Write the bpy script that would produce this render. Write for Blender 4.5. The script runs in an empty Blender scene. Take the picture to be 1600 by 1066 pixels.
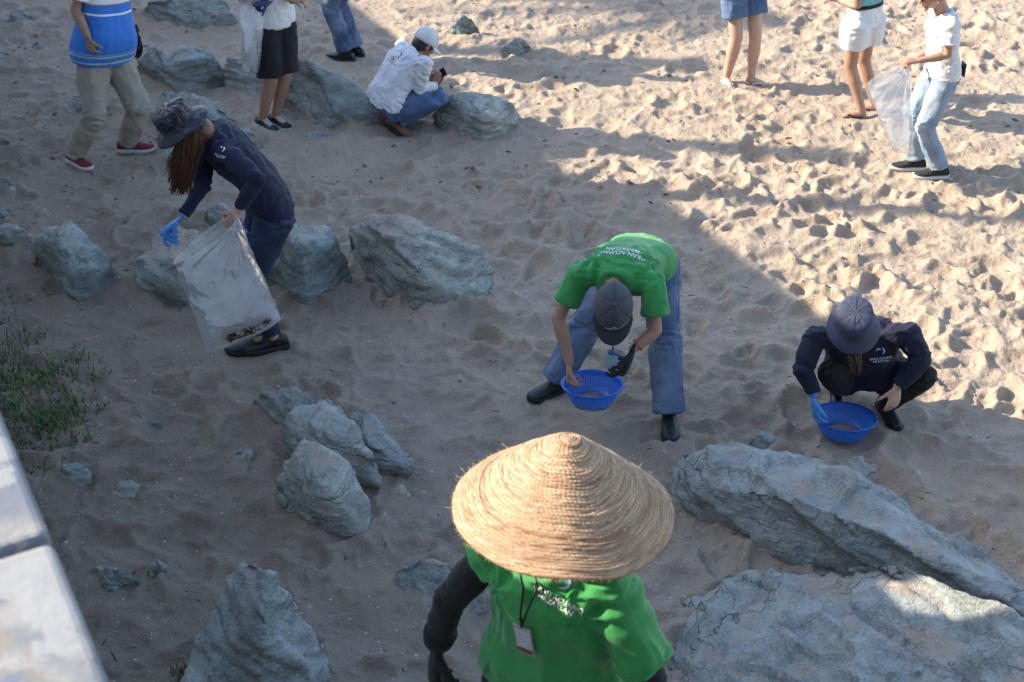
import bpy, bmesh, math, random
import numpy as np
from mathutils import Vector, Matrix
from mathutils.bvhtree import BVHTree

R = math.radians
scene = bpy.context.scene
col = scene.collection
rng = np.random.default_rng(7)
random.seed(7)

# ------------------------------------------------------------------ camera
CAM_H, PITCH, FPX = 5.0, R(33.0), 2245.0          # metres, radians, focal length in 1600-px units
cam_d = bpy.data.cameras.new('camera')
cam = bpy.data.objects.new('camera', cam_d); col.objects.link(cam)
cam.location = (0, 0, CAM_H)
cam.rotation_euler = (math.pi / 2 - PITCH, 0, 0)
cam_d.sensor_width = 36.0
cam_d.lens = 36.0 * FPX / 1600.0
cam_d.clip_start = 0.05; cam_d.clip_end = 2000
cam_d.dof.use_dof = True
cam_d.dof.focus_distance = 8.2
cam_d.dof.aperture_fstop = 8.0
scene.camera = cam

# ------------------------------------------------------------------ light
SUN_EL = R(29.6)
SH = np.array([1.0, -0.163, 0.0]); SH /= np.linalg.norm(SH)       # ground direction in which shadows fall
world = bpy.data.worlds.new('World'); scene.world = world
world.use_nodes = True
wn = world.node_tree
sky = wn.nodes.new('ShaderNodeTexSky'); sky.sky_type = 'NISHITA'; sky.sun_disc = False
sky.sun_elevation = SUN_EL
sky.sun_rotation = math.atan2(-SH[0], -SH[1])
bg = wn.nodes['Background']; bg.inputs['Strength'].default_value = 0.15
wn.links.new(sky.outputs[0], bg.inputs['Color'])
sun_d = bpy.data.lights.new('sun', 'SUN'); sun_d.energy = 3.75; sun_d.angle = R(0.53)
sun_d.color = (1.0, 0.86, 0.68)
sun = bpy.data.objects.new('sun', sun_d); col.objects.link(sun)
sd = Vector((SH[0] * math.cos(SUN_EL), SH[1] * math.cos(SUN_EL), -math.sin(SUN_EL)))
sun.rotation_euler = sd.to_track_quat('-Z', 'Y').to_euler()
sun.location = (-20, 5, 20)
scene.view_settings.view_transform = 'Standard'
scene.view_settings.look = 'None'
scene.view_settings.exposure = 1.62
scene.view_settings.gamma = 1.0
scene.view_settings.use_curve_mapping = False
scene.cycles.max_bounces = 8
scene.cycles.transparent_max_bounces = 12

# ------------------------------------------------------------------ pixel -> place (measured on the 1600 px photograph)
_c, _s = math.cos(PITCH), math.sin(PITCH)
def ray(px, py):
    u, v = (px - 800) / FPX, (py - 533) / FPX
    return np.array([u, _c - v * _s, -_s - v * _c])
def atz(px, py, z=0.0):
    d = ray(px, py); t = (z - CAM_H) / d[2]
    return np.array([0, 0, CAM_H]) + t * d
def at(px, py, Y):
    d = ray(px, py); return np.array([0, 0, CAM_H]) + d * (Y / d[1])
def gy(px, py): return atz(px, py)[1]

# ------------------------------------------------------------------ numpy noise
_perm = rng.permutation(256); _perm = np.concatenate([_perm, _perm, _perm])
_grad = rng.normal(size=(256, 3)); _grad /= np.linalg.norm(_grad, axis=1)[:, None]
def pnoise(P):
    P = np.asarray(P, float); I = np.floor(P).astype(int); F = P - I; I &= 255
    w = F * F * F * (F * (F * 6 - 15) + 10)
    out = np.zeros(len(P))
    for dx in (0, 1):
        for dy in (0, 1):
            for dz in (0, 1):
                h = _perm[_perm[_perm[I[:, 0] + dx] + I[:, 1] + dy] + I[:, 2] + dz]
                g = _grad[h]
                dot = g[:, 0] * (F[:, 0] - dx) + g[:, 1] * (F[:, 1] - dy) + g[:, 2] * (F[:, 2] - dz)
                out += dot * (w[:, 0] if dx else 1 - w[:, 0]) * (w[:, 1] if dy else 1 - w[:, 1]) * (w[:, 2] if dz else 1 - w[:, 2])
    return out * 1.5
def fbm(P, o=4, g=0.5):
    a, s, t = 1.0, np.zeros(len(P)), 0
    P = np.asarray(P, float)
    for k in range(o):
        s += a * pnoise(P * 2 ** k + 17.3 * k); t += a; a *= g
    return s / t
def ridged(P, o=3):
    a, s, t = 1.0, np.zeros(len(P)), 0
    for k in range(o):
        s += a * (1 - np.abs(pnoise(np.asarray(P) * 2 ** k + 9.1 * k)) * 2); t += a; a *= 0.5
    return s / t
def sstep(x, a, b):
    t = np.clip((x - a) / (b - a), 0, 1); return t * t * (3 - 2 * t)

# ------------------------------------------------------------------ objects
ORI = {}
def mesh_obj(name, V, F, mat=None, parent=None, origin=None, smooth=True, label=None, cat=None, group=None, kind=None):
    """V in world coordinates; origin = base of a top-level thing; children share their root's origin."""
    if parent is not None: o0 = ORI[parent.name]
    else: o0 = np.array(origin if origin is not None else (0, 0, 0), float)
    me = bpy.data.meshes.new(name)
    V = np.asarray(V, float) - o0
    if isinstance(F, np.ndarray):
        n, k = F.shape
        me.vertices.add(len(V)); me.vertices.foreach_set('co', V.astype(np.float32).ravel())
        me.loops.add(n * k); me.loops.foreach_set('vertex_index', F.astype(np.int32).ravel())
        me.polygons.add(n); me.polygons.foreach_set('loop_start', np.arange(0, n * k, k, dtype=np.int32))
        me.update(calc_edges=True)
    else:
        me.from_pydata(V.tolist(), [], [list(f) for f in F]); me.update()
    me.validate()
    if smooth: me.polygons.foreach_set('use_smooth', np.ones(len(me.polygons), dtype=bool))
    if mat is not None: me.materials.append(mat)
    o = bpy.data.objects.new(name, me); col.objects.link(o)
    if parent is not None: o.parent = parent
    else: o.location = o0
    ORI[o.name] = o0
    tag(o, label, cat, group, kind)
    return o
def empty(name, loc, label=None, cat=None, group=None):
    o = bpy.data.objects.new(name, None); col.objects.link(o); o.location = loc
    o.empty_display_size = 0.2
    ORI[o.name] = np.array(loc, float); tag(o, label, cat, group); return o
def tag(o, label=None, cat=None, group=None, kind=None):
    if label: o['label'] = label
    if cat: o['category'] = cat
    if group: o['group'] = group
    if kind: o['kind'] = kind
    return o

# ------------------------------------------------------------------ materials
class NT:
    def __init__(s, name):
        s.m = bpy.data.materials.new(name); s.m.use_nodes = True
        s.t = s.m.node_tree; s.b = s.t.nodes['Principled BSDF']; s.out = s.t.nodes['Material Output']
    def n(s, typ, **kw):
        nd = s.t.nodes.new(typ)
        for k, v in kw.items():
            if k in nd.inputs: nd.inputs[k].default_value = v
            else: setattr(nd, k, v)
        return nd
    def l(s, a, b): s.t.links.new(a, b)
    def co(s): return s.n('ShaderNodeTexCoord').outputs['Object']
    def noise(s, scale, detail=4, rough=.55, co=None, dist=0):
        nd = s.n('ShaderNodeTexNoise', Scale=scale, Detail=detail, Roughness=rough, Distortion=dist)
        s.l(co if co is not None else s.co(), nd.inputs['Vector']); return nd.outputs['Fac']
    def ramp(s, fac, stops, interp='LINEAR'):
        r = s.n('ShaderNodeValToRGB'); r.color_ramp.interpolation = interp
        e = r.color_ramp.elements
        while len(e) < len(stops): e.new(0.5)
        for el, (p, c) in zip(e, stops):
            el.position = p; el.color = (*c, 1) if len(c) == 3 else c
        s.l(fac, r.inputs[0]); return r.outputs['Color']
    def fr(s, fac, a, b, lo=0., hi=1.):
        r = s.n('ShaderNodeMapRange'); r.inputs['From Min'].default_value = a; r.inputs['From Max'].default_value = b
        r.inputs['To Min'].default_value = lo; r.inputs['To Max'].default_value = hi
        s.l(fac, r.inputs['Value']); return r.outputs['Result']
    def mix(s, fac, a, b, mode='MIX'):
        m = s.n('ShaderNodeMix'); m.data_type = 'RGBA'; m.blend_type = mode
        for inp, v in ((m.inputs['Factor'], fac), (m.inputs['A'], a), (m.inputs['B'], b)):
            pass
        def put(sock, v):
            if isinstance(v, (int, float)): sock.default_value = v
            elif isinstance(v, tuple): sock.default_value = (*v, 1) if len(v) == 3 else v
            else: s.l(v, sock)
        put(m.inputs[0], fac); put(m.inputs[6], a); put(m.inputs[7], b)
        return m.outputs[2]
    def math(s, op, a, b=0.):
        m = s.n('ShaderNodeMath'); m.operation = op
        for i, v in enumerate((a, b)):
            if isinstance(v, (int, float)): m.inputs[i].default_value = v
            else: s.l(v, m.inputs[i])
        return m.outputs[0]
    def bump(s, h, strength=.3, dist=.01, nrm=None):
        b = s.n('ShaderNodeBump', Strength=strength, Distance=dist); s.l(h, b.inputs['Height'])
        if nrm is not None: s.l(nrm, b.inputs['Normal'])
        return b.outputs['Normal']
    def set(s, color=None, rough=None, normal=None, **kw):
        for k, v in (('Base Color', color), ('Roughness', rough), ('Normal', normal)):
            if v is None: continue
            if isinstance(v, (int, float)): s.b.inputs[k].default_value = v
            elif isinstance(v, tuple): s.b.inputs[k].default_value = (*v, 1)
            else: s.l(v, s.b.inputs[k])
        for k, v in kw.items(): s.b.inputs[k.replace('_', ' ')].default_value = v
        return s.m

def m_fabric(name, c, rough=.85, var=.22, scale=9, bump=.25, weave=900, sheen=.03):
    c = tuple(x * .80 for x in c); t = NT(name); n1 = t.noise(scale, 4)
    c0 = tuple(x * (1 - var) for x in c); c1 = tuple(min(1, x * (1 + var)) for x in c)
    colr = t.ramp(n1, [(.3, c0), (.7, c1)])
    nb = t.bump(t.noise(weave, 2), bump, .0015)
    nb2 = t.bump(t.noise(38, 3), .25, .006, nb)
    return t.set(colr, rough, nb2, Sheen_Weight=sheen)
def m_denim(name, dark, light, bias=.5):
    dark = tuple(x * .72 for x in dark); light = tuple(x * .76 for x in light)
    t = NT(name); big = t.noise(5.5, 3); fine = t.noise(160, 3, .7)
    f = t.math('ADD', t.math('MULTIPLY', big, .75), t.math('MULTIPLY', fine, .25))
    colr = t.ramp(f, [(bias - .14, dark), (bias + .16, light)])
    nb = t.bump(t.noise(700, 2), .3, .0015)
    nb2 = t.bump(t.noise(30, 3), .3, .006, nb)
    return t.set(colr, .88, nb2)
def m_plain(name, c, rough=.5, var=.1, scale=20, bump=.1, **kw):
    c = tuple(x * .82 for x in c); t = NT(name); n1 = t.noise(scale, 4)
    colr = t.ramp(n1, [(.3, tuple(x * (1 - var) for x in c)), (.7, tuple(min(1, x * (1 + var)) for x in c))])
    return t.set(colr, rough, t.bump(t.noise(scale * 6, 3), bump, .004), **kw)
def m_skin(name, c):
    c = tuple(x * .80 for x in c); t = NT(name); n1 = t.noise(14, 4)
    colr = t.ramp(n1, [(.3, tuple(x * .86 for x in c)), (.7, (min(1, c[0] * 1.1), c[1] * 1.05, c[2] * 1.02))])
    nb = t.bump(t.noise(260, 3), .15, .002)
    m = t.set(colr, .5, nb); t.b.inputs['Subsurface Weight'].default_value = .06
    t.b.inputs['Subsurface Radius'].default_value = (.012, .005, .003); t.b.inputs['Subsurface Scale'].default_value = .6
    return m

def sand_nodes(t, soil_shade=False):
    """colour of the sand: returns a colour socket"""
    co = t.co()
    big = t.noise(.55, 4, .55, co); mid = t.noise(7, 5, .6, co); grain = t.noise(330, 2, .7, co)
    c = t.ramp(big, [(.3, (.395, .322, .250)), (.7, (.470, .390, .305))])
    c = t.mix(t.fr(mid, .35, .7), c, (.405, .325, .250))
    c = t.mix(t.fr(t.noise(2.1, 5, .65, co), .56, .74, 0, .4), c, (.31, .245, .185))
    # darker towards the wall foot: earthy sand plus shade put into the colour
    if soil_shade:
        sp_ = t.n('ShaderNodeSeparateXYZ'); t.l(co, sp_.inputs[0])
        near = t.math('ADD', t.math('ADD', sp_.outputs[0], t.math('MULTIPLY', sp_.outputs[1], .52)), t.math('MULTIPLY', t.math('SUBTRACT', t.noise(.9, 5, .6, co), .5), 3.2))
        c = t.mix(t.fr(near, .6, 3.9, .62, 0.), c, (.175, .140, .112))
    g = t.ramp(grain, [(.28, (.55, .53, .52)), (.5, (1, 1, 1)), (.75, (1.32, 1.28, 1.22))])
    c = t.mix(.72, c, g, 'MULTIPLY')
    vor = t.n('ShaderNodeTexVoronoi', Scale=75.); t.l(co, vor.inputs['Vector'])
    pick = t.n('ShaderNodeSeparateColor'); t.l(vor.outputs['Color'], pick.inputs[0])
    near = t.math('LESS_THAN', vor.outputs['Distance'], .22)
    light = t.math('MULTIPLY', near, t.math('GREATER_THAN', pick.outputs[0], .955))
    dark = t.math('MULTIPLY', near, t.math('LESS_THAN', pick.outputs[0], .05))
    c = t.mix(light, c, (.72, .68, .62)); c = t.mix(dark, c, (.075, .06, .05))
    return c, co
def m_sand():
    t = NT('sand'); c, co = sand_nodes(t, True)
    n1 = t.bump(t.noise(300, 2, .7, co), .9, .005)
    n2 = t.bump(t.noise(60, 4, .65, co), .8, .014, n1)
    n3 = t.bump(t.noise(19, 4, .6, co), .7, .030, n2)
    return t.set(c, .95, n3, Specular_IOR_Level=.15)
def m_rock(name, a=(.165, .19, .178), b=(.31, .335, .315), sand=.5, seed=0.):
    a = tuple(x * .86 for x in a); b = tuple(x * .92 for x in b); t = NT(name)
    tc = t.n('ShaderNodeTexCoord'); mp = t.n('ShaderNodeMapping'); t.l(tc.outputs['Object'], mp.inputs['Vector'])
    mp.inputs['Location'].default_value = (seed, seed * 1.7, 0)
    co = mp.outputs[0]
    st = t.n('ShaderNodeMapping'); t.l(co, st.inputs['Vector']); st.inputs['Rotation'].default_value = (.5, .4 + seed, .3)
    st.inputs['Scale'].default_value = (1, 1, 4.5)
    n1 = t.noise(3.0, 6, .62, co); n2 = t.noise(6, 6, .7, st.outputs[0]); n3 = t.noise(70, 4, .75, co)
    f = t.math('ADD', t.math('MULTIPLY', n1, .36), t.math('ADD', t.math('MULTIPLY', n2, .37), t.math('MULTIPLY', n3, .36)))
    c = t.ramp(f, [(.36, tuple(x * .55 for x in a)), (.45, a), (.56, b), (.68, tuple(min(1, x * 1.35) for x in b))])
    c = t.mix(t.fr(t.noise(2.3, 4, .6, co), .52, .68, 0, .6), c, (.155, .17, .115))        # olive lichen and damp
    c = t.mix(t.fr(t.noise(1.7, 4, .65, st.outputs[0]), .56, .72, 0, .55), c, (.34, .35, .31))
    c = t.mix(t.fr(t.noise(5.5, 5, .7, co), .60, .68, 0, .5), c, (.35, .30, .235))        # dusty stain
    vor = t.n('ShaderNodeTexVoronoi', Scale=3.2); vor.feature = 'DISTANCE_TO_EDGE'
    wp = t.n('ShaderNodeVectorMath'); wp.operation = 'ADD'
    nz = t.n('ShaderNodeTexNoise', Scale=4., Detail=4.); t.l(co, nz.inputs['Vector'])
    sc_ = t.n('ShaderNodeVectorMath'); sc_.operation = 'SCALE'; sc_.inputs[3].default_value = .45
    t.l(nz.outputs['Color'], sc_.inputs[0]); t.l(st.outputs[0], wp.inputs[0]); t.l(sc_.outputs[0], wp.inputs[1])
    t.l(wp.outputs[0], vor.inputs['Vector'])
    crack = t.fr(vor.outputs['Distance'], .0, .02)
    crm = t.fr(t.noise(1.3, 3, .5, co), .48, .62)
    crack = t.math('MAXIMUM', crack, t.math('SUBTRACT', 1., crm))
    c = t.mix(t.math('SUBTRACT', 1., crack), c, (.07, .075, .07))
    # blown sand lying on the flatter faces
    geo = t.n('ShaderNodeNewGeometry'); sx = t.n('ShaderNodeSeparateXYZ'); t.l(geo.outputs['Normal'], sx.inputs[0])
    m = t.math('ADD', t.fr(sx.outputs[2], .55, 1.0, -.25, .30), t.noise(3.1, 6, .62, co))
    m = t.math('ADD', m, t.math('MULTIPLY', t.math('SUBTRACT', t.noise(190, 2, .6, co), .5), .55))
    msk = t.fr(m, .88 - .36 * sand, .98 - .36 * sand)
    sc, _ = sand_nodes(t)
    c = t.mix(msk, c, sc)
    h = t.math('ADD', t.math('MULTIPLY', n3, .35), t.math('ADD', n2, t.math('MULTIPLY', crack, .35)))
    nb = t.bump(h, 1., .035); nb2 = t.bump(t.noise(240, 3, .7, co), .5, .004, nb)
    return t.set(c, .88, nb2, Specular_IOR_Level=.25)

# ------------------------------------------------------------------ mesh building
class MB:
    def __init__(s): s.V = []; s.F = []
    def add(s, V, F):
        o = len(s.V); s.V += [tuple(v) for v in V]; s.F += [tuple(i + o for i in f) for f in F]
    def rings(s, rings, cap=True):
        n = len(rings[0]); V = [p for r in rings for p in r]; F = []
        for k in range(len(rings) - 1):
            for i in range(n):
                j = (i + 1) % n
                F.append((k * n + i, k * n + j, (k + 1) * n + j, (k + 1) * n + i))
        if cap:
            V.append(np.mean(rings[0], axis=0)); V.append(np.mean(rings[-1], axis=0)); a = len(V) - 2
            for i in range(n):
                j = (i + 1) % n
                F.append((a, j, i)); F.append((a + 1, (len(rings) - 1) * n + i, (len(rings) - 1) * n + j))
        s.add(V, F)
    def tube(s, pts, rad, n=14, round_ends=True, flat=None, ref=None):
        """tapered tube along a polyline; flat=(vector, factor) squashes the section along a vector"""
        pts = [np.asarray(p, float) for p in pts]; rad = list(rad)
        if round_ends:
            d0 = unit(pts[0] - pts[1]); d1 = unit(pts[-1] - pts[-2]); r0, r1 = rad[0], rad[-1]
            pre = [(pts[0] + d0 * r0 * math.sin(a), r0 * math.cos(a)) for a in (1.35, .9, .45)]
            post = [(pts[-1] + d1 * r1 * math.sin(a), r1 * math.cos(a)) for a in (.45, .9, 1.35)]
            pts = [p for p, _ in pre] + pts + [p for p, _ in post]
            rad = [q for _, q in pre] + rad + [q for _, q in post]
        rings = []
        T = [unit(pts[min(i + 1, len(pts) - 1)] - pts[max(i - 1, 0)]) for i in range(len(pts))]
        a = np.asarray(ref, float) if ref is not None else (np.array([1., 0, 0]) if abs(T[0][0]) < .8 else np.array([0, 1., 0]))
        for p, r, tt in zip(pts, rad, T):
            a = unit(a - tt * np.dot(a, tt)); b = np.cross(tt, a)
            ra, rb = (r if np.ndim(r) else (r, r)) if np.ndim(r) else (r, r)
            rr = []
            for k in range(n):
                an = 2 * math.pi * k / n
                q = a * (ra * math.cos(an)) + b * (rb * math.sin(an))
                if flat is not None: fv = flat[0]; q = q - fv * np.dot(q, fv) * (1 - flat[1])
                rr.append(p + q)
            rings.append(rr)
        s.rings(rings)
    def loft(s, secs, n=22, p=2.3):
        """secs: (centre, lateral half-vector, front half-vector, back half-vector)"""
        rings = []
        for c, A, Bf, Bb in secs:
            rr = []
            for k in range(n):
                an = 2 * math.pi * k / n; cx, sy = math.cos(an), math.sin(an)
                ex = math.copysign(abs(cx) ** (2 / p), cx); ey = math.copysign(abs(sy) ** (2 / p), sy)
                rr.append(np.asarray(c) + np.asarray(A) * ex + (np.asarray(Bf) if ey > 0 else -np.asarray(Bb)) * abs(ey))
            rings.append(rr)
        s.rings(rings)
    def ball(s, c, r, n=12, axes=None):
        c = np.asarray(c, float); r = np.ones(3) * r if np.ndim(r) == 0 else np.asarray(r, float)
        ax = np.eye(3) if axes is None else np.asarray(axes)
        rings = []
        for i in range(1, n):
            th = math.pi * i / n
            rings.append([c + ax[0] * (r[0] * math.sin(th) * math.cos(2 * math.pi * k / n)) + ax[1] * (r[1] * math.sin(th) * math.sin(2 * math.pi * k / n)) + ax[2] * (r[2] * math.cos(th)) for k in range(n)])
        s.rings(rings)
    def box(s, c, hx, hy, hz):
        c = np.asarray(c, float); hx, hy, hz = (np.asarray(v, float) for v in (hx, hy, hz))
        V = [c + sx * hx + sy * hy + sz * hz for sz in (-1, 1) for sx, sy in ((-1, -1), (1, -1), (1, 1), (-1, 1))]
        s.add(V, [(0, 3, 2, 1), (4, 5, 6, 7), (0, 1, 5, 4), (1, 2, 6, 5), (2, 3, 7, 6), (3, 0, 4, 7)])
def unit(v):
    v = np.asarray(v, float); n = np.linalg.norm(v); return v / n if n > 1e-9 else v
def lerp(a, b, t): return np.asarray(a) * (1 - t) + np.asarray(b) * t

def remesh(mb, voxel, smooth=3, fac=.5):
    """one continuous skin round overlapping closed shapes: returns V (n,3), F (m,4)"""
    me = bpy.data.meshes.new('tmp'); me.from_pydata([tuple(map(float, v)) for v in mb.V], [], mb.F); me.update()
    o = bpy.data.objects.new('tmp', me); col.objects.link(o)
    m = o.modifiers.new('r', 'REMESH'); m.mode = 'VOXEL'; m.voxel_size = voxel; m.adaptivity = 0
    if smooth:
        sm = o.modifiers.new('s', 'SMOOTH'); sm.iterations = smooth; sm.factor = fac
    dg = bpy.context.evaluated_depsgraph_get(); ev = o.evaluated_get(dg); m2 = ev.to_mesh()
    V = np.empty(len(m2.vertices) * 3, np.float32); m2.vertices.foreach_get('co', V)
    L = np.empty(len(m2.loops), np.int32); m2.loops.foreach_get('vertex_index', L)
    S = np.empty(len(m2.polygons), np.int32); m2.polygons.foreach_get('loop_total', S)
    V = V.reshape(-1, 3).astype(float)
    if (S == 4).all(): F = L.reshape(-1, 4)
    else:
        st = np.concatenate([[0], np.cumsum(S)[:-1]]); F = np.array([[L[a], L[a + 1], L[a + 2], L[a + min(3, k - 1)]] for a, k in zip(st, S) if k >= 4])
    ev.to_mesh_clear(); bpy.data.objects.remove(o); bpy.data.meshes.remove(me)
    return V, F
def vnormals(V, F):
    a = V[F[:, 2]] - V[F[:, 0]]; b = V[F[:, 3]] - V[F[:, 1]]; fn = np.cross(a, b)
    N = np.zeros_like(V)
    for k in range(4): np.add.at(N, F[:, k], fn)
    return N / (np.linalg.norm(N, axis=1)[:, None] + 1e-12)

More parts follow.
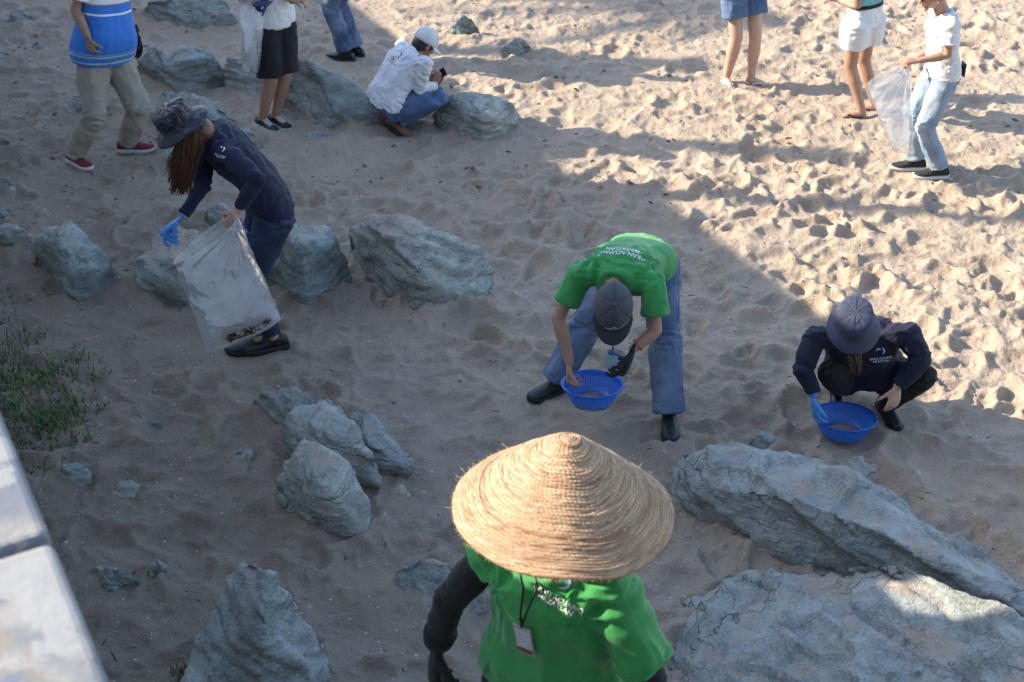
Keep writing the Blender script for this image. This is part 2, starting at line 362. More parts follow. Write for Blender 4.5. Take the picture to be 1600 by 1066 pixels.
# ================================================================== the beach
# rock corner points: (px, py, height above sand[, 0 = do not run down into the sand])
ROCKS = [
 ('embedded_rock', 'low grey rock near the top left corner, above the small dark stone', [(6,38,0),(14,16,.12),(34,12,.14),(58,26,.08),(62,38,0),(36,42,0)], .3, .016),
 ('small_stone', 'small dark stone lying alone on sand, top left, left of the khaki trousers', [(46,74,0),(52,63,.08),(64,62,.09),(70,73,.02),(58,78,0)], .0, .012),
 ('embedded_rock', 'sand-dusted rock cut by the left picture edge beside the small dark stone', [(-30,96,0),(-20,72,.12),(10,76,.10),(26,90,.02),(8,97,0)], .8, .016),
 ('embedded_rock', 'grey rock seen between the legs of the khaki trousers', [(93,172,0),(108,150,.14),(140,148,.2),(168,152,.14),(170,176,.0),(130,186,0),(105,182,0)], .25, .016),
 ('flat_boulder', 'broad flat slab at the top edge, behind the other slabs', [(215,22,.02),(235,-8,.28),(300,-14,.32),(362,-4,.28),(371,30,.1),(345,44,.0),(290,46,0),(240,36,0)], .35, .022),
 ('angular_boulder', 'angular flat-topped boulder beside the black-gloved hand', [(210,98,.05),(232,70,.30),(300,74,.34),(352,88,.28),(353,116,.10),(318,134,0),(270,128,.0),(222,112,0),(262,92,.33)], .3, .02),
 ('angular_boulder', 'dark boulder behind the lower end of the bag beside black shorts', [(343,116,.02),(356,88,.3),(386,84,.32),(420,96,.28),(424,140,.05),(385,152,0),(348,146,0)], .15, .02),
 ('large_boulder', 'large sloping boulder behind the black canvas sneakers', [(424,178,0),(432,120,.32),(455,80,.56),(500,100,.5),(548,128,.34),(598,162,.14),(610,190,0),(560,206,0),(500,208,0),(520,160,.28)], .42, .024),
 ('slanted_slab', 'long slanted slab behind the shiny navy bucket hat', [(246,160,.12),(258,124,.34),(290,130,.36),(350,160,.34),(402,200,.24),(412,234,0),(370,232,0),(262,262,0),(250,235,0)], .3, .02),
 ('embedded_rock', 'flat rock in the sand just below the canvas sneakers', [(398,212,.0),(415,200,.05),(480,206,.07),(556,214,.03),(560,224,0),(470,228,0)], .8, .016),
 ('layered_boulder', 'layered boulder in front of the crouching man in white', [(674,186,.06),(684,150,.3),(715,143,.34),(770,146,.3),(812,156,.2),(826,190,.0),(800,210,0),(726,216,0),(690,204,0),(750,176,.26)], .12, .02),
 ('small_boulder', 'dark rounded rock standing alone near the top centre', [(688,54,0),(704,30,.16),(722,21,.2),(740,30,.15),(752,50,0),(720,58,0)], .0, .014),
 ('small_boulder', 'pale jagged rock on sunlit sand behind the layered boulder', [(776,88,0),(790,66,.16),(806,56,.19),(826,58,.16),(832,84,0),(800,92,0)], .2, .014),
 ('angular_boulder', 'large dark boulder at left with an undercut lower edge', [(44,404,.05),(52,360,.35),(92,340,.44),(124,344,.42),(170,388,.24),(193,424,.06),(176,452,0),(118,452,.03),(70,428,.04),(100,390,.42)], .2, .022),
 ('embedded_rock', 'low sand-covered rock at the left edge joining the dark undercut boulder', [(-40,392,0),(-25,352,.2),(20,346,.22),(55,362,.2),(52,396,.0)], .8, .018),
 ('large_boulder', 'sand-topped boulder below the blue-gloved reaching hand', [(204,438,.06),(214,402,.22),(252,348,.26),(310,352,.3),(345,390,.28),(350,450,.05),(300,482,0),(238,468,0),(280,420,.33)], .62, .022),
 ('small_boulder', 'small pale boulder between the bending woman\'s arms', [(316,340,.02),(322,316,.18),(346,311,.22),(366,326,.18),(368,356,0),(334,364,0)], .05, .016),
 ('angular_boulder', 'blocky boulder right of the bending woman\'s dark jeans', [(400,428,.04),(412,352,.42),(450,340,.47),(520,352,.42),(541,378,.3),(545,436,.04),(520,450,0),(498,453,0),(440,446,0),(470,392,.42)], .14, .022),
 ('large_boulder', 'biggest pale boulder left of centre, sloping smoothly to the right', [(535,368,.14),(550,335,.42),(607,372,.46),(645,420,.34),(670,474,.02),(675,326,.56),(735,357,.38),(760,400,.2),(776,464,0),(742,478,0),(596,428,.04),(560,398,.03)], .46, .024),
 ('small_stone', 'weathered stone at the left edge level with the red shoes', [(-16,236,0),(-6,214,.1),(16,216,.1),(23,234,0)], .3, .014),
 ('small_stone', 'stone at the left edge just below the weathered one', [(-20,304,0),(-10,272,.14),(18,276,.13),(36,300,0),(10,306,0)], .4, .014),
 ('small_stone', 'thin stone cut by the left edge above the sand-covered rock', [(-16,343,0),(-8,321,.08),(20,324,.08),(37,341,0)], .3, .014),
 ('split_boulder', 'long ridged boulder of the central cluster, split by a groove', [(440,700,.1),(442,644,.28),(505,612,.34),(535,628,.34),(552,660,.36),(590,720,.22),(596,768,.02),(560,756,.05),(500,690,.33)], .25, .02),
 ('split_boulder', 'right half of the split boulder cluster, steep on its right side', [(540,640,.24),(577,634,.3),(612,672,.28),(640,718,.16),(652,748,0),(610,744,.03),(586,730,.1),(566,690,.26)], .2, .02),
 ('embedded_rock', 'sand-buried left shoulder of the split boulder cluster', [(384,634,0),(404,610,.18),(455,604,.26),(500,612,.3),(470,660,.2),(420,662,0)], .6, .016),
 ('yellow_stone', 'pale yellowish stone at the foot of the split boulder', [(596,770,0),(604,756,.06),(630,752,.08),(641,770,.02),(628,790,0),(612,786,0)], .1, .012),
 ('mottled_boulder', 'blunt mottled boulder in front of the split boulder', [(432,800,.0),(446,706,.3),(474,681,.36),(514,690,.36),(550,742,.27),(578,772,.2),(584,846,0),(530,850,0),(470,826,0),(500,760,.36)], .5, .022),
 ('pyramid_boulder', 'pyramid-shaped boulder at the bottom, left of the straw hat man', [(270,1130,0),(300,1000,.16),(340,900,.36),(407,860,.58),(430,880,.56),(480,960,.34),(512,1016,.12),(518,1100,0),(400,1150,0),(410,960,.5)], .32, .02),
 ('embedded_rock', 'sand-streaked rock between the pyramid boulder and the straw hat man', [(606,934,0),(620,880,.14),(650,862,.2),(700,872,.2),(760,900,.18),(760,960,0),(650,962,0)], .62, .018),
 ('small_stone', 'rounded dark stone beside the white wall', [(84,756,0),(90,726,.1),(115,716,.14),(142,730,.1),(146,756,0),(114,764,0)], .2, .013),
 ('small_stone', 'low bluish stone right of the rounded dark stone', [(164,772,0),(186,752,.07),(206,742,.1),(228,762,.04),(230,776,0),(190,780,0)], .4, .012),
 ('small_stone', 'cracked stone near the bottom of the white wall', [(132,890,.02),(150,880,.09),(190,884,.11),(224,904,.07),(216,924,0),(176,932,0)], .35, .012),
 ('small_stone', 'pale chip of stone right of the cracked stone', [(218,900,0),(236,878,.08),(262,874,.08),(272,896,0),(240,906,0)], .3, .011),
 ('small_stone', 'small stone half way between the grass and the split boulder', [(228,664,0),(238,644,.07),(252,642,.07),(258,660,0)], .3, .01),
 ('small_stone', 'dark wedge of stone left of the mottled boulder', [(358,716,0),(370,698,.06),(396,698,.07),(404,716,0),(386,730,0)], .3, .011),
 ('long_slab', 'long overhanging slab running right from the straw hat', [(1027,712,.03),(1050,690,.1),(1117,689,.25),(1191,708,.33),(1273,728,.38),(1351,751,.36),(1449,787,.18),(1488,833,.12),(1600,900,.12),(1700,950,.1),(1094,726,.31,0),(1150,745,.37,0),(1300,800,.40),(1400,842,.34),(1088,783,.10,0),(1175,818,.11,0),(1265,857,.10,0),(1281,866,.07,0),(1600,985,0),(1700,1020,0),(1180,770,.3)], .30, .02),
 ('flat_boulder', 'huge flat boulder filling the bottom right corner, sand lying on top', [(1040,945,.05),(1117,919,.1),(1222,884,.16),(1281,866,.22),(1332,849,.36),(1429,861,.46),(1488,900,.48),(1519,927,.48),(1558,946,.44),(1680,1030,.42),(1050,1120,.1),(1300,1190,.3),(1700,1190,.45),(1300,980,.29)], .36, .02),
 ('small_stone', 'round dark stone in sand between the two blue basins', [(1164,694,0),(1176,676,.09),(1194,670,.1),(1212,680,.08),(1220,698,0),(1190,706,0)], .45, .012),
 ('embedded_rock', 'sandy rock just below the right-hand blue basin', [(1296,734,0),(1312,712,.08),(1340,706,.1),(1372,720,.06),(1384,738,0),(1340,748,0)], .72, .014),
 ('small_stone', 'small bluish stone in sand above the bent green back', [(956,334,0),(960,316,.07),(970,312,.08),(978,330,0)], .3, .011),
]
def hull2(P):
    P = sorted(map(tuple, P))
    def half(pts):
        h = []
        for p in pts:
            while len(h) > 1 and (h[-1][0]-h[-2][0])*(p[1]-h[-2][1]) - (h[-1][1]-h[-2][1])*(p[0]-h[-2][0]) <= 0: h.pop()
            h.append(p)
        return h[:-1]
    return np.array(half(P) + half(P[::-1]))
def poly_dist(X, Y, H):
    """distance outside a convex polygon (0 inside)"""
    P = np.stack([X, Y], 1); best = np.full(len(P), 1e9); inside = np.ones(len(P), bool)
    for i in range(len(H)):
        a, b = H[i], H[(i + 1) % len(H)]; e = b - a; w = P - a
        t = np.clip((w @ e) / (e @ e), 0, 1); d = w - t[:, None] * e
        best = np.minimum(best, np.hypot(d[:, 0], d[:, 1])); inside &= (e[0] * w[:, 1] - e[1] * w[:, 0]) >= 0
    return np.where(inside, 0, best)
rock_pts = []
for r in ROCKS:
    kz = 1.0
    pts = np.array([atz(p[0], p[1], p[2] * kz) for p in r[2]])
    drop = [len(p) < 4 for p in r[2]]
    rock_pts.append((pts, drop))

FEET = [atz(*p)[:2] for p in [(116,254),(206,232),(412,198),(440,198),(536,86),(556,80),(628,208),(612,203),(1136,124),(1182,124),(1338,178),(1366,160),(1458,272),(1420,259),
        (418,553),(385,546),(862,608),(1045,664),(1395,650),(1308,636),(926,640),(1320,684)]]

def macro(X, Y):
    return 1.2 * sstep(-Y, -4.7, -2.9) + .35 * sstep(-X - .30 * Y, .9, 3.4) * sstep(Y, 3, 5) * (1 - sstep(Y, 6.0, 8.0))

NU, NV = 760, 640
u = np.linspace(-1, 1, NU); tv = np.linspace(0, 1, NV)
yy = 4.1 + (15.2 - 4.1) * (tv * .55 + tv ** 2 * .45)
ext = np.array([1.04, 1.12, 1.3, 1.7, 2.6, 5, 12, 40])
uu = np.concatenate([-ext[::-1], u, ext])
yfull = np.concatenate([[-60, -30, -12, -4, 0, 1.2, 2., 2.5, 3., 3.4, 3.7, 3.9], yy, [15.3, 15.6, 16.2, 17.5, 20, 28, 50, 120, 400]])
half = 2.75 + (5.75 - 2.75) * (yfull - 4.1) / 11.1
half = np.clip(half, 2.4, 6.5)
GX = uu[None, :] * half[:, None]; GY = np.repeat(yfull[:, None], len(uu), 1)
X, Y = GX.ravel(), GY.ravel()
inner = (np.abs(X) < 7) & (Y > 3.5) & (Y < 16)
P3 = np.stack([X, Y, np.zeros_like(X)], 1)
Z = np.zeros_like(X)
idx = np.where(inner)[0]; PI_ = P3[idx]
zi = .030 * fbm(PI_ * 1.15, 3) + .012 * fbm(PI_ * 4.1 + 5, 3)
# churned footprints stamped one over the other
gx0, gy0, res = -7.0, 3.4, .016
nx, ny = int(14 / res), int(12.8 / res)
H = np.zeros((ny, nx), np.float32)
def stamp(cx, cy, a, b, ang, depth, heel):
    r = a * 1.75; i0, i1 = int((cx - r - gx0) / res), int((cx + r - gx0) / res) + 1
    j0, j1 = int((cy - r - gy0) / res), int((cy + r - gy0) / res) + 1
    if i0 < 0 or j0 < 0 or i1 >= nx or j1 >= ny: return
    xs = gx0 + np.arange(i0, i1) * res - cx; ys = gy0 + np.arange(j0, j1) * res - cy
    Xs, Ys = np.meshgrid(xs, ys)
    ca, sa = math.cos(ang), math.sin(ang)
    p = (Xs * ca + Ys * sa) / a; q = (-Xs * sa + Ys * ca) / b
    ph = cx * 37 + cy * 91
    q = q * (1 + .3 * p * heel) + .16 * np.sin(p * 3.1 + ph)
    p = p + .14 * np.sin(q * 2.6 + ph * 1.7)
    d = np.sqrt(p * p + q * q)
    core = np.clip((1.03 - d) * 1.9, 0, 1); core = core * core * (3 - 2 * core) * (.72 + .28 * np.clip(1 - d, 0, 1))
    rim = np.exp(-((d - 1.12) / .22) ** 2)
    w = np.clip(1.45 - d, 0, 1); w = w * w * (3 - 2 * w) * .75
    sub = H[j0:j1, i0:i1]
    base = sub.mean()
    H[j0:j1, i0:i1] = sub * (1 - w) + base * w - depth * core * (1 + .25 * heel * p) + depth * .42 * rim * (1 + .7 * np.clip(-p * heel, -1, 1))
Npr = 4300
r_ = np.random.default_rng(11)
for k in range(Npr):
    cy = 4.0 + 11.6 * r_.random(); hw = 2.9 + (cy - 4.1) * .29; cx = r_.uniform(-hw, hw)
    soft = 1.0 if cy < 10.2 + .35 * cx * .3 else .62
    a = r_.uniform(.10, .19) * (1 if r_.random() < .7 else 1.4); b = a * r_.uniform(.42, .75)
    if cx < -.3 and cy < 9: dm = .95
    else: dm = 1.15
    stamp(cx, cy, a, b, r_.uniform(0, math.pi) if r_.random() < .5 else r_.normal(.25, .5), dm * soft * r_.uniform(.008, .034), r_.choice([-1, 1]))
for k in range(5200):
    cy = 4.0 + 11.6 * r_.random(); hw = 2.9 + (cy - 4.1) * .29; cx = r_.uniform(-hw, hw)
    a = r_.uniform(.025, .06); stamp(cx, cy, a, a * r_.uniform(.5, .9), r_.uniform(0, 3.1), r_.uniform(-.007, .011) * (.8 if cy < 10 else 1.1), 1)
Hs = H.copy()
fi = np.clip((PI_[:, 0] - gx0) / res, 0, nx - 2); fj = np.clip((PI_[:, 1] - gy0) / res, 0, ny - 2)
i0, j0 = fi.astype(int), fj.astype(int); fx, fy = fi - i0, fj - j0
hh = (H[j0, i0] * (1 - fx) + H[j0, i0 + 1] * fx) * (1 - fy) + (H[j0 + 1, i0] * (1 - fx) + H[j0 + 1, i0 + 1] * fx) * fy
calm = .85 + .45 * sstep(fbm(PI_ * .8 + 40, 3), -.22, .18)
zi += 1.32 * calm * np.clip(hh, -.085, .06)
zi += calm * .008 * ridged(PI_ * 9.5 + 3, 3) + .0050 * fbm(PI_ * 30, 2)
bank = np.zeros(len(PI_))
for (pts, drop), r in zip(rock_pts, ROCKS):
    Hh = hull2(pts[pts[:, 2] < .13][:, :2]) if (pts[:, 2] < .13).sum() >= 3 else hull2(pts[:, :2])
    c = Hh.mean(0); near = np.hypot(PI_[:, 0] - c[0], PI_[:, 1] - c[1]) < 3.
    d = poly_dist(PI_[near, 0], PI_[near, 1], Hh)
    amp = (.022 + .045 * r[3]) * min(1., np.ptp(pts[:, 0]) / .5)
    if r[0] == 'long_slab': amp = 0
    bank[near] = np.maximum(bank[near], amp * np.exp(-(d / .19) ** 2) * (1 + 1.3 * pnoise(PI_[near] * 3.3)))
zi += bank
for f in FEET:
    d2 = (PI_[:, 0] - f[0]) ** 2 + (PI_[:, 1] - f[1]) ** 2
    zi *= 1 - .92 * np.exp(-d2 / .19 ** 2)
    zi += .014 * np.exp(-((np.sqrt(d2) - .21) / .06) ** 2)
Z[idx] = zi
Z += macro(X, Y)
Z = np.where((X + .54 * Y < .0) , np.minimum(Z, 1.3), Z)
V = np.stack([X, Y, Z], 1)
nr, nc = GX.shape
a = (np.arange(nr - 1)[:, None] * nc + np.arange(nc - 1)[None, :]).ravel()
F = np.stack([a, a + 1, a + nc + 1, a + nc], 1)
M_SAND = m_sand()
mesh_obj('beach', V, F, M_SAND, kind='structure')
def ground_z(x, y):
    k = np.argmin((V[:, 0] - x) ** 2 + (V[:, 1] - y) ** 2); return V[k, 2]
GV = V.copy()

# ------------------------------------------------------------------ rocks
ROCKMATS = {}
def build_rock(k, spec):
    name, label, praw, sandy, vox = spec
    pts, drop = rock_pts[k]
    P = [p for p in pts] + [np.array([p[0], p[1], -.22]) for p, d in zip(pts, drop) if d]
    bm = bmesh.new()
    for p in P: bm.verts.new(p)
    bmesh.ops.convex_hull(bm, input=bm.verts)
    loose = [v for v in bm.verts if not v.link_faces]
    bmesh.ops.delete(bm, geom=loose, context='VERTS')
    bmesh.ops.triangulate(bm, faces=bm.faces)
    bm.verts.index_update(); mb = MB()
    mb.V = [tuple(v.co) for v in bm.verts]; mb.F = [tuple(v.index for v in f.verts) for f in bm.faces]; bm.free()
    V, F = remesh(mb, vox, 1)
    size = np.linalg.norm(V.max(0) - V.min(0)); rk = np.random.default_rng(100 + k); c0 = V.mean(0)
    for q in range(11):                              # flat fracture faces
        n = rk.normal(size=3); n[2] = abs(n[2]) * .9 + .05; n /= np.linalg.norm(n)
        pr = V @ n; hmax = pr.max(); cut = hmax - size * rk.uniform(.008, .038); m = pr > cut
        V[m] -= n * ((pr[m] - cut) * .92)[:, None]
    N = vnormals(V, F)
    size = np.linalg.norm(V.max(0) - V.min(0)); A = .050 * min(1.5, size / 1.1) ** .85
    off = k * 13.7
    sd_ = unit(np.array([.5 + .3 * math.sin(k), .35 * math.cos(2.1 * k), .8]))     # bedding of the stone
    Q = V + sd_ * (V @ sd_)[:, None] * 3.0
    sc = 1.0 / max(.35, min(1.2, size / 1.2))
    d = A * (.95 * fbm(V * 2.1 * sc + off, 3) + .55 * (ridged(Q * 1.9 * sc + off, 3) - .55) + .35 * (ridged(V * 4.5 * sc + off, 3) - .6) + .18 * fbm(V * 16 * sc + off, 3))
    d += .006 * fbm(V * 42 + off, 2)
    step = pnoise(Q * 1.1 * sc + off * .3)
    d += A * .42 * (sstep(step, .0, .05) - .5)
    step2 = pnoise(Q * 3.1 * sc + off * .7); d += A * .28 * (sstep(step2, .0, .06) - .5)
    V = V + N * d[:, None]
    base = np.array([*V.mean(0)[:2], 0.])
    key = (round(sandy, 1), k % 4, name == 'yellow_stone')
    if key not in ROCKMATS:
        ab = [((0.239, 0.272, 0.262), (0.424, 0.452, 0.428)), ((0.217, 0.258, 0.255), (0.392, 0.436, 0.428)), ((0.265, 0.288, 0.262), (0.465, 0.482, 0.438)), ((0.227, 0.262, 0.251), (0.408, 0.441, 0.422))][k % 4]
        if name == 'yellow_stone': ab = ((.33, .31, .19), (.52, .50, .34))
        ROCKMATS[key] = m_rock('rock_%d' % len(ROCKMATS), *ab, sand=sandy, seed=float(k % 4) * 3.1)
    return mesh_obj(name, V, F, ROCKMATS[key], origin=base, label=label, cat='rock', group='rocks on the beach')
for k, spec in enumerate(ROCKS): build_rock(k, spec)

# ------------------------------------------------------------------ promenade wall (its coping shows bottom left; its shadow lies over half the beach)
D_ = 1.10
eA, eB = at(172, 1066, 1), at(0, 640, 1)
zt = CAM_H - D_
pA, pB = atz(172, 1066, zt), atz(0, 640, zt)
wd = unit(np.array([pB[0] - pA[0], pB[1] - pA[1], 0])); wl = np.array([-wd[1], wd[0], 0])   # along, and to the promenade side
def wpt(s, off, z): q = pA + wd * s + wl * off; return np.array([q[0], q[1], z])
t = NT('coping_paint'); co = t.co()
n1 = t.noise(3.0, 6, .62, co, .6); n2 = t.noise(9, 6, .65, co); n3 = t.noise(70, 4, .7, co)
c = t.ramp(n1, [(.40, (0.114, 0.132, 0.164)), (.47, (0.158, 0.170, 0.184)), (.52, (0.219, 0.218, 0.209)), (.62, (0.236, 0.241, 0.239))])
c = t.mix(t.fr(n2, .53, .55, 0, .8), c, (0.246, 0.255, 0.264))
c = t.mix(t.fr(t.noise(7, 6, .7, co, .5), .57, .585, 0, .8), c, (0.096, 0.125, 0.174))
c = t.mix(t.fr(t.noise(4, 6, .7, co, .3), .60, .62, 0, .7), c, (0.189, 0.167, 0.134))
c = t.mix(t.fr(n3, .64, .70, 0, .6), c, (.17, .17, .17))
M_COP = t.set(c, .7, t.bump(t.math('ADD', n2, t.math('MULTIPLY', n3, .3)), .5, .006))
M_WALL = m_plain('painted_wall', (.55, .53, .50), .85, .15, 3, .3)
M_JOINT = m_plain('joint_mortar', (.10, .08, .065), .95, .15, 30, .3)
M_PAVE = m_plain('promenade_paving', (.36, .33, .30), .9, .15, 2, .3)
wall = empty('promenade_wall', wpt(0, .3, 0), 'low promenade wall with weathered white coping, cut by the bottom left corner', 'wall')
PROM_Z = 3.10
# unseen gaps and low stretches, shaped to let single sunbeams through
def wall_piece(s0, s1, z0, z1, o0, o1, name, mat, parent, bev=0.):
    mb = MB(); m = (s0 + s1) / 2
    mb.box(wpt(m, (o0 + o1) / 2, (z0 + z1) / 2), wd * (s1 - s0) / 2, wl * (o1 - o0) / 2, np.array([0, 0, (z1 - z0) / 2]))
    o = mesh_obj(name, mb.V, mb.F, mat, parent, smooth=False)
    if bev:
        b = o.modifiers.new('b', 'BEVEL'); b.width = bev; b.segments = 3
    return o
# joint seen at px (0,862)-(80,838)
j1 = (atz(78, 839, zt) - pA) @ wd
TILE = .62
# stretches of parapet: start, end, top (None = an opening down to the promenade)
S0 = j1 - 5 * TILE
RUNS = [(S0, 1.15, zt), (1.15, 3.5, 3.39), (3.5, 5.12, zt), (5.12, 5.66, None), (5.66, 7.62, zt), (7.62, 8.35, 3.60), (8.35, 11.25, zt), (11.25, 26., 3.60)]
wall_piece(S0, 26, -.5, PROM_Z - .004, .02, .40, 'retaining_wall', M_WALL, wall)
for a_, b_, tp in RUNS:
    if tp is None: continue
    wall_piece(a_ + .002, b_ - .002, PROM_Z - .002, tp - .062, .025, .36, 'parapet', M_WALL, wall)
    wall_piece(a_ + .01, b_ - .01, tp - .0615, tp - .030, .015, .385, 'joint_bed', M_JOINT, wall)
    s = S0
    while s < b_:
        lo, hi = max(s, a_), min(s + TILE, b_); s += TILE
        if hi - lo > .05: wall_piece(lo + .005, hi - .005, tp - .058, tp, 0., .40, 'coping_tile', M_COP, wall, .012)
pl = empty('shade_board', wpt(7.85, .75, PROM_Z), 'added blank board on two posts, out of view, shading the sand', 'shade board')  # unseen board added to shade the sand while sun passes beneath
wall_piece(7.30, 8.42, 4.20, 4.64, .70, .74, 'panel', M_COP, pl, .006)
for q in (7.36, 8.36):
    mb = MB(); mb.tube([wpt(q, .765, PROM_Z), wpt(q, .765, 4.66)], [.022, .022], 10, False); mesh_obj('post', mb.V, mb.F, M_WALL, pl)
mb = MB(); mb.box(wpt(6, .4 + 6, PROM_Z - .3), wd * 22, wl * 5.99, np.array([0, 0, .25]))
mesh_obj('promenade', mb.V, mb.F, M_PAVE, kind='structure', smooth=False)

# unseen lamp and palm, and posts standing in for people, throw the stripes
M_POST = m_plain('post_metal', (.12, .13, .14), .45, .1, 10, .1, Metallic=.6)
def back_to_wall(px, py, extra=.55):
    g = atz(px, py); L = (((g - pA) @ np.array([wd[1], -wd[0], 0]))) / (SH @ np.array([wd[1], -wd[0], 0]))
    return g - SH * (L + extra), (L + extra) * math.tan(SUN_EL)
def post(px, py, top, rad, label, lamp=False):
    g, z = back_to_wall(px, py)
    p = np.array([g[0], g[1], PROM_Z])
    root = empty('street_lamp' if lamp else 'shadow_post', p, label, 'lamp')
    mb = MB(); mb.tube([p, p + [0, 0, top - PROM_Z]], [rad * 1.15, rad * .9], 12, False); mesh_obj('pole', mb.V, mb.F, M_POST, root)
    mb = MB(); mb.tube([p, p + [0, 0, .05]], [rad * 2.2, rad * 2.2], 12, False); mesh_obj('base_plate', mb.V, mb.F, M_POST, root)
    mb = MB(); mb.ball([p[0], p[1], top + (.12 if lamp else .06)], (.16, .16, .14) if lamp else (rad * 1.4, rad * 1.4, .07)); mesh_obj('pole_head', mb.V, mb.F, M_POST, root)
post(1300, 320, 7.4, .075, 'tall street lamp on the promenade beside the low white wall', True)
post(1250, 240, 5.30, .13, 'short thick post standing in for a person, nearest the tall lamp')  # these two posts are added to cast the stripes of people
post(1000, 97, 5.35, .12, 'short post standing in for a person, farthest along the wall')
M_TRUNK = m_plain('palm_trunk', (.22, .18, .14), .95, .25, 12, .6)
t = NT('palm_leaf'); c = t.ramp(t.noise(8, 3), [(.3, (.045, .075, .02)), (.7, (.09, .12, .035))]); M_PALM = t.set(c, .6)
def palm(px, py, crown_extra, crown_z, label, rad=1.5):
    g, z = back_to_wall(px, py, crown_extra)
    p = np.array([g[0], g[1], PROM_Z - .02]); top = np.array([g[0] + .15, g[1], crown_z])
    root = empty('palm_tree', p, label, 'palm tree')
    mb = MB(); mb.tube([lerp(p, top, q) + np.array([.08 * math.sin(q * 3), 0, 0]) for q in np.linspace(0, 1, 9)], list(np.linspace(.17, .11, 9)), 12, False)
    mesh_obj('trunk', mb.V, mb.F, M_TRUNK, root)
    rr = random.Random(px)
    for k in range(16):
        an = k * 2.4 + rr.random() * .4; el = rr.uniform(-.3, .9); L = rad * rr.uniform(.8, 1.15)
        d = np.array([math.cos(an), math.sin(an), 0]); mb = MB(); pts = []
        for q in np.linspace(0, 1, 12):
            pts.append(top + d * L * q * math.cos(el * .6) + np.array([0, 0, L * (math.sin(el) * q - .75 * q * q)]))
        mb.tube(pts, list(np.linspace(.02, .006, 12)), 5, False)
        side = np.cross(d, [0, 0, 1])
        for i in range(1, 12):
            for f in (0, .5):
                c0 = lerp(pts[i - 1], pts[i], f); w = .38 * L * math.sin(math.pi * min(1, .12 + .86 * i / 12)) * .75
                for sg in (-1, 1):
                    tip = c0 + side * sg * w + d * w * .45 + np.array([0, 0, -w * .35]); e = d * .018
                    n0 = len(mb.V); mb.V += [tuple(c0 - e), tuple(c0 + e), tuple(lerp(c0, tip, .5) + e * 1.1), tuple(tip), tuple(lerp(c0, tip, .5) - e * 1.1)]
                    mb.F += [(n0, n0 + 1, n0 + 2, n0 + 4), (n0 + 4, n0 + 2, n0 + 3)]
        mesh_obj('frond', mb.V, mb.F, M_PALM, root)
palm(1300, 24, 1.2, 6.3, 'palm tree on the promenade by the far end of the low wall', 1.25)

# unseen building added behind the camera to hold back part of the sky's light
M_FACADE = m_plain('facade', (.30, .25, .20), .9, .12, 1.5, .2); M_PANE = m_plain('window_pane', (.03, .04, .05), .15, .1)
bld = empty('skylight_block', (0, -8, PROM_Z), 'added tan building block behind the camera, out of view, dimming the skylight', 'building')
mb = MB(); mb.box((2, -11, 6.), (19, 0, 0), (0, 3.6, 0), (0, 0, 6.2)); mesh_obj('wall', mb.V, mb.F, M_FACADE, bld, smooth=False)
mb = MB(); mb.box((2, -11, 12.36), (19.4, 0, 0), (0, 4.0, 0), (0, 0, .15)); mesh_obj('roof', mb.V, mb.F, M_WALL, bld, smooth=False)
for fl in range(3):
    for k in range(10):
        mb = MB(); mb.box((-14.5 + k * 3.7, -7.38, 4.7 + fl * 2.8), (.8, 0, 0), (0, .03, 0), (0, 0, .75)); mesh_obj('window', mb.V, mb.F, M_PANE, bld, smooth=False)

# ------------------------------------------------------------------ grass by the wall
t = NT('grass'); c = t.ramp(t.noise(6, 3), [(.3, (.06, .105, .03)), (.6, (.11, .16, .05)), (.68, (.2, .18, .08))]); M_GRASS = t.set(c, .75)
gv, gf = [], []
rr = np.random.default_rng(5)
TUFTS = [(20,600,.26,260),(70,590,.22,170),(0,560,.25,150),(40,655,.22,230),(105,650,.14,130),(75,668,.16,140),(150,590,.08,30),(60,740,.10,46),(125,565,.10,26),(5,500,.14,40),(95,620,.12,60),(20,690,.12,60),(250,905,.05,16),(130,690,.06,22),(45,530,.12,50),(10,470,.10,26),(160,640,.05,12),(285,1050,.06,26),(110,705,.05,18),(0,630,.2,120),(70,700,.06,20)]
gsel = np.where((GV[:, 0] < 0) & (GV[:, 1] < 9) & (GV[:, 1] > 4))[0]; GG = GV[gsel]
for px, py, rad, n in TUFTS:
    c0 = atz(px, py); dd = np.hypot(GG[:, 0] - c0[0], GG[:, 1] - c0[1]); w_ = np.exp(-(dd / (rad * .75)) ** 2) * (dd < rad * 2)
    if w_.sum() <= 0: continue
    for gi in rr.choice(len(GG), int(n * 1.15), p=w_ / w_.sum()):
        x, y, z = GG[gi] + [rr.uniform(-.008, .008), rr.uniform(-.008, .008), -.006]
        L = rr.uniform(.03, .095) * (1.1 if n > 100 else .75); an = rr.uniform(0, 6.28); ln = rr.uniform(.15, .9) * L; w = rr.uniform(.0028, .0055)
        dx, dy = math.cos(an), math.sin(an); n0 = len(gv)
        for tq, ww in ((0, 1), (.4, .9), (.75, .6)):
            bx, by, bz = x + dx * ln * tq ** 1.7, y + dy * ln * tq ** 1.7, z + L * tq * (1 - .25 * tq)
            gv += [(bx - dy * w * ww, by + dx * w * ww, bz), (bx + dy * w * ww, by - dx * w * ww, bz)]
        gv.append((x + dx * ln, y + dy * ln, z + L * .8))
        gf += [(n0, n0 + 1, n0 + 3, n0 + 2), (n0 + 2, n0 + 3, n0 + 5, n0 + 4), (n0 + 4, n0 + 5, n0 + 6)]
mesh_obj('grass', gv, gf, M_GRASS, kind='stuff', label='short green grass growing in sand by the white wall', cat='grass', smooth=False)

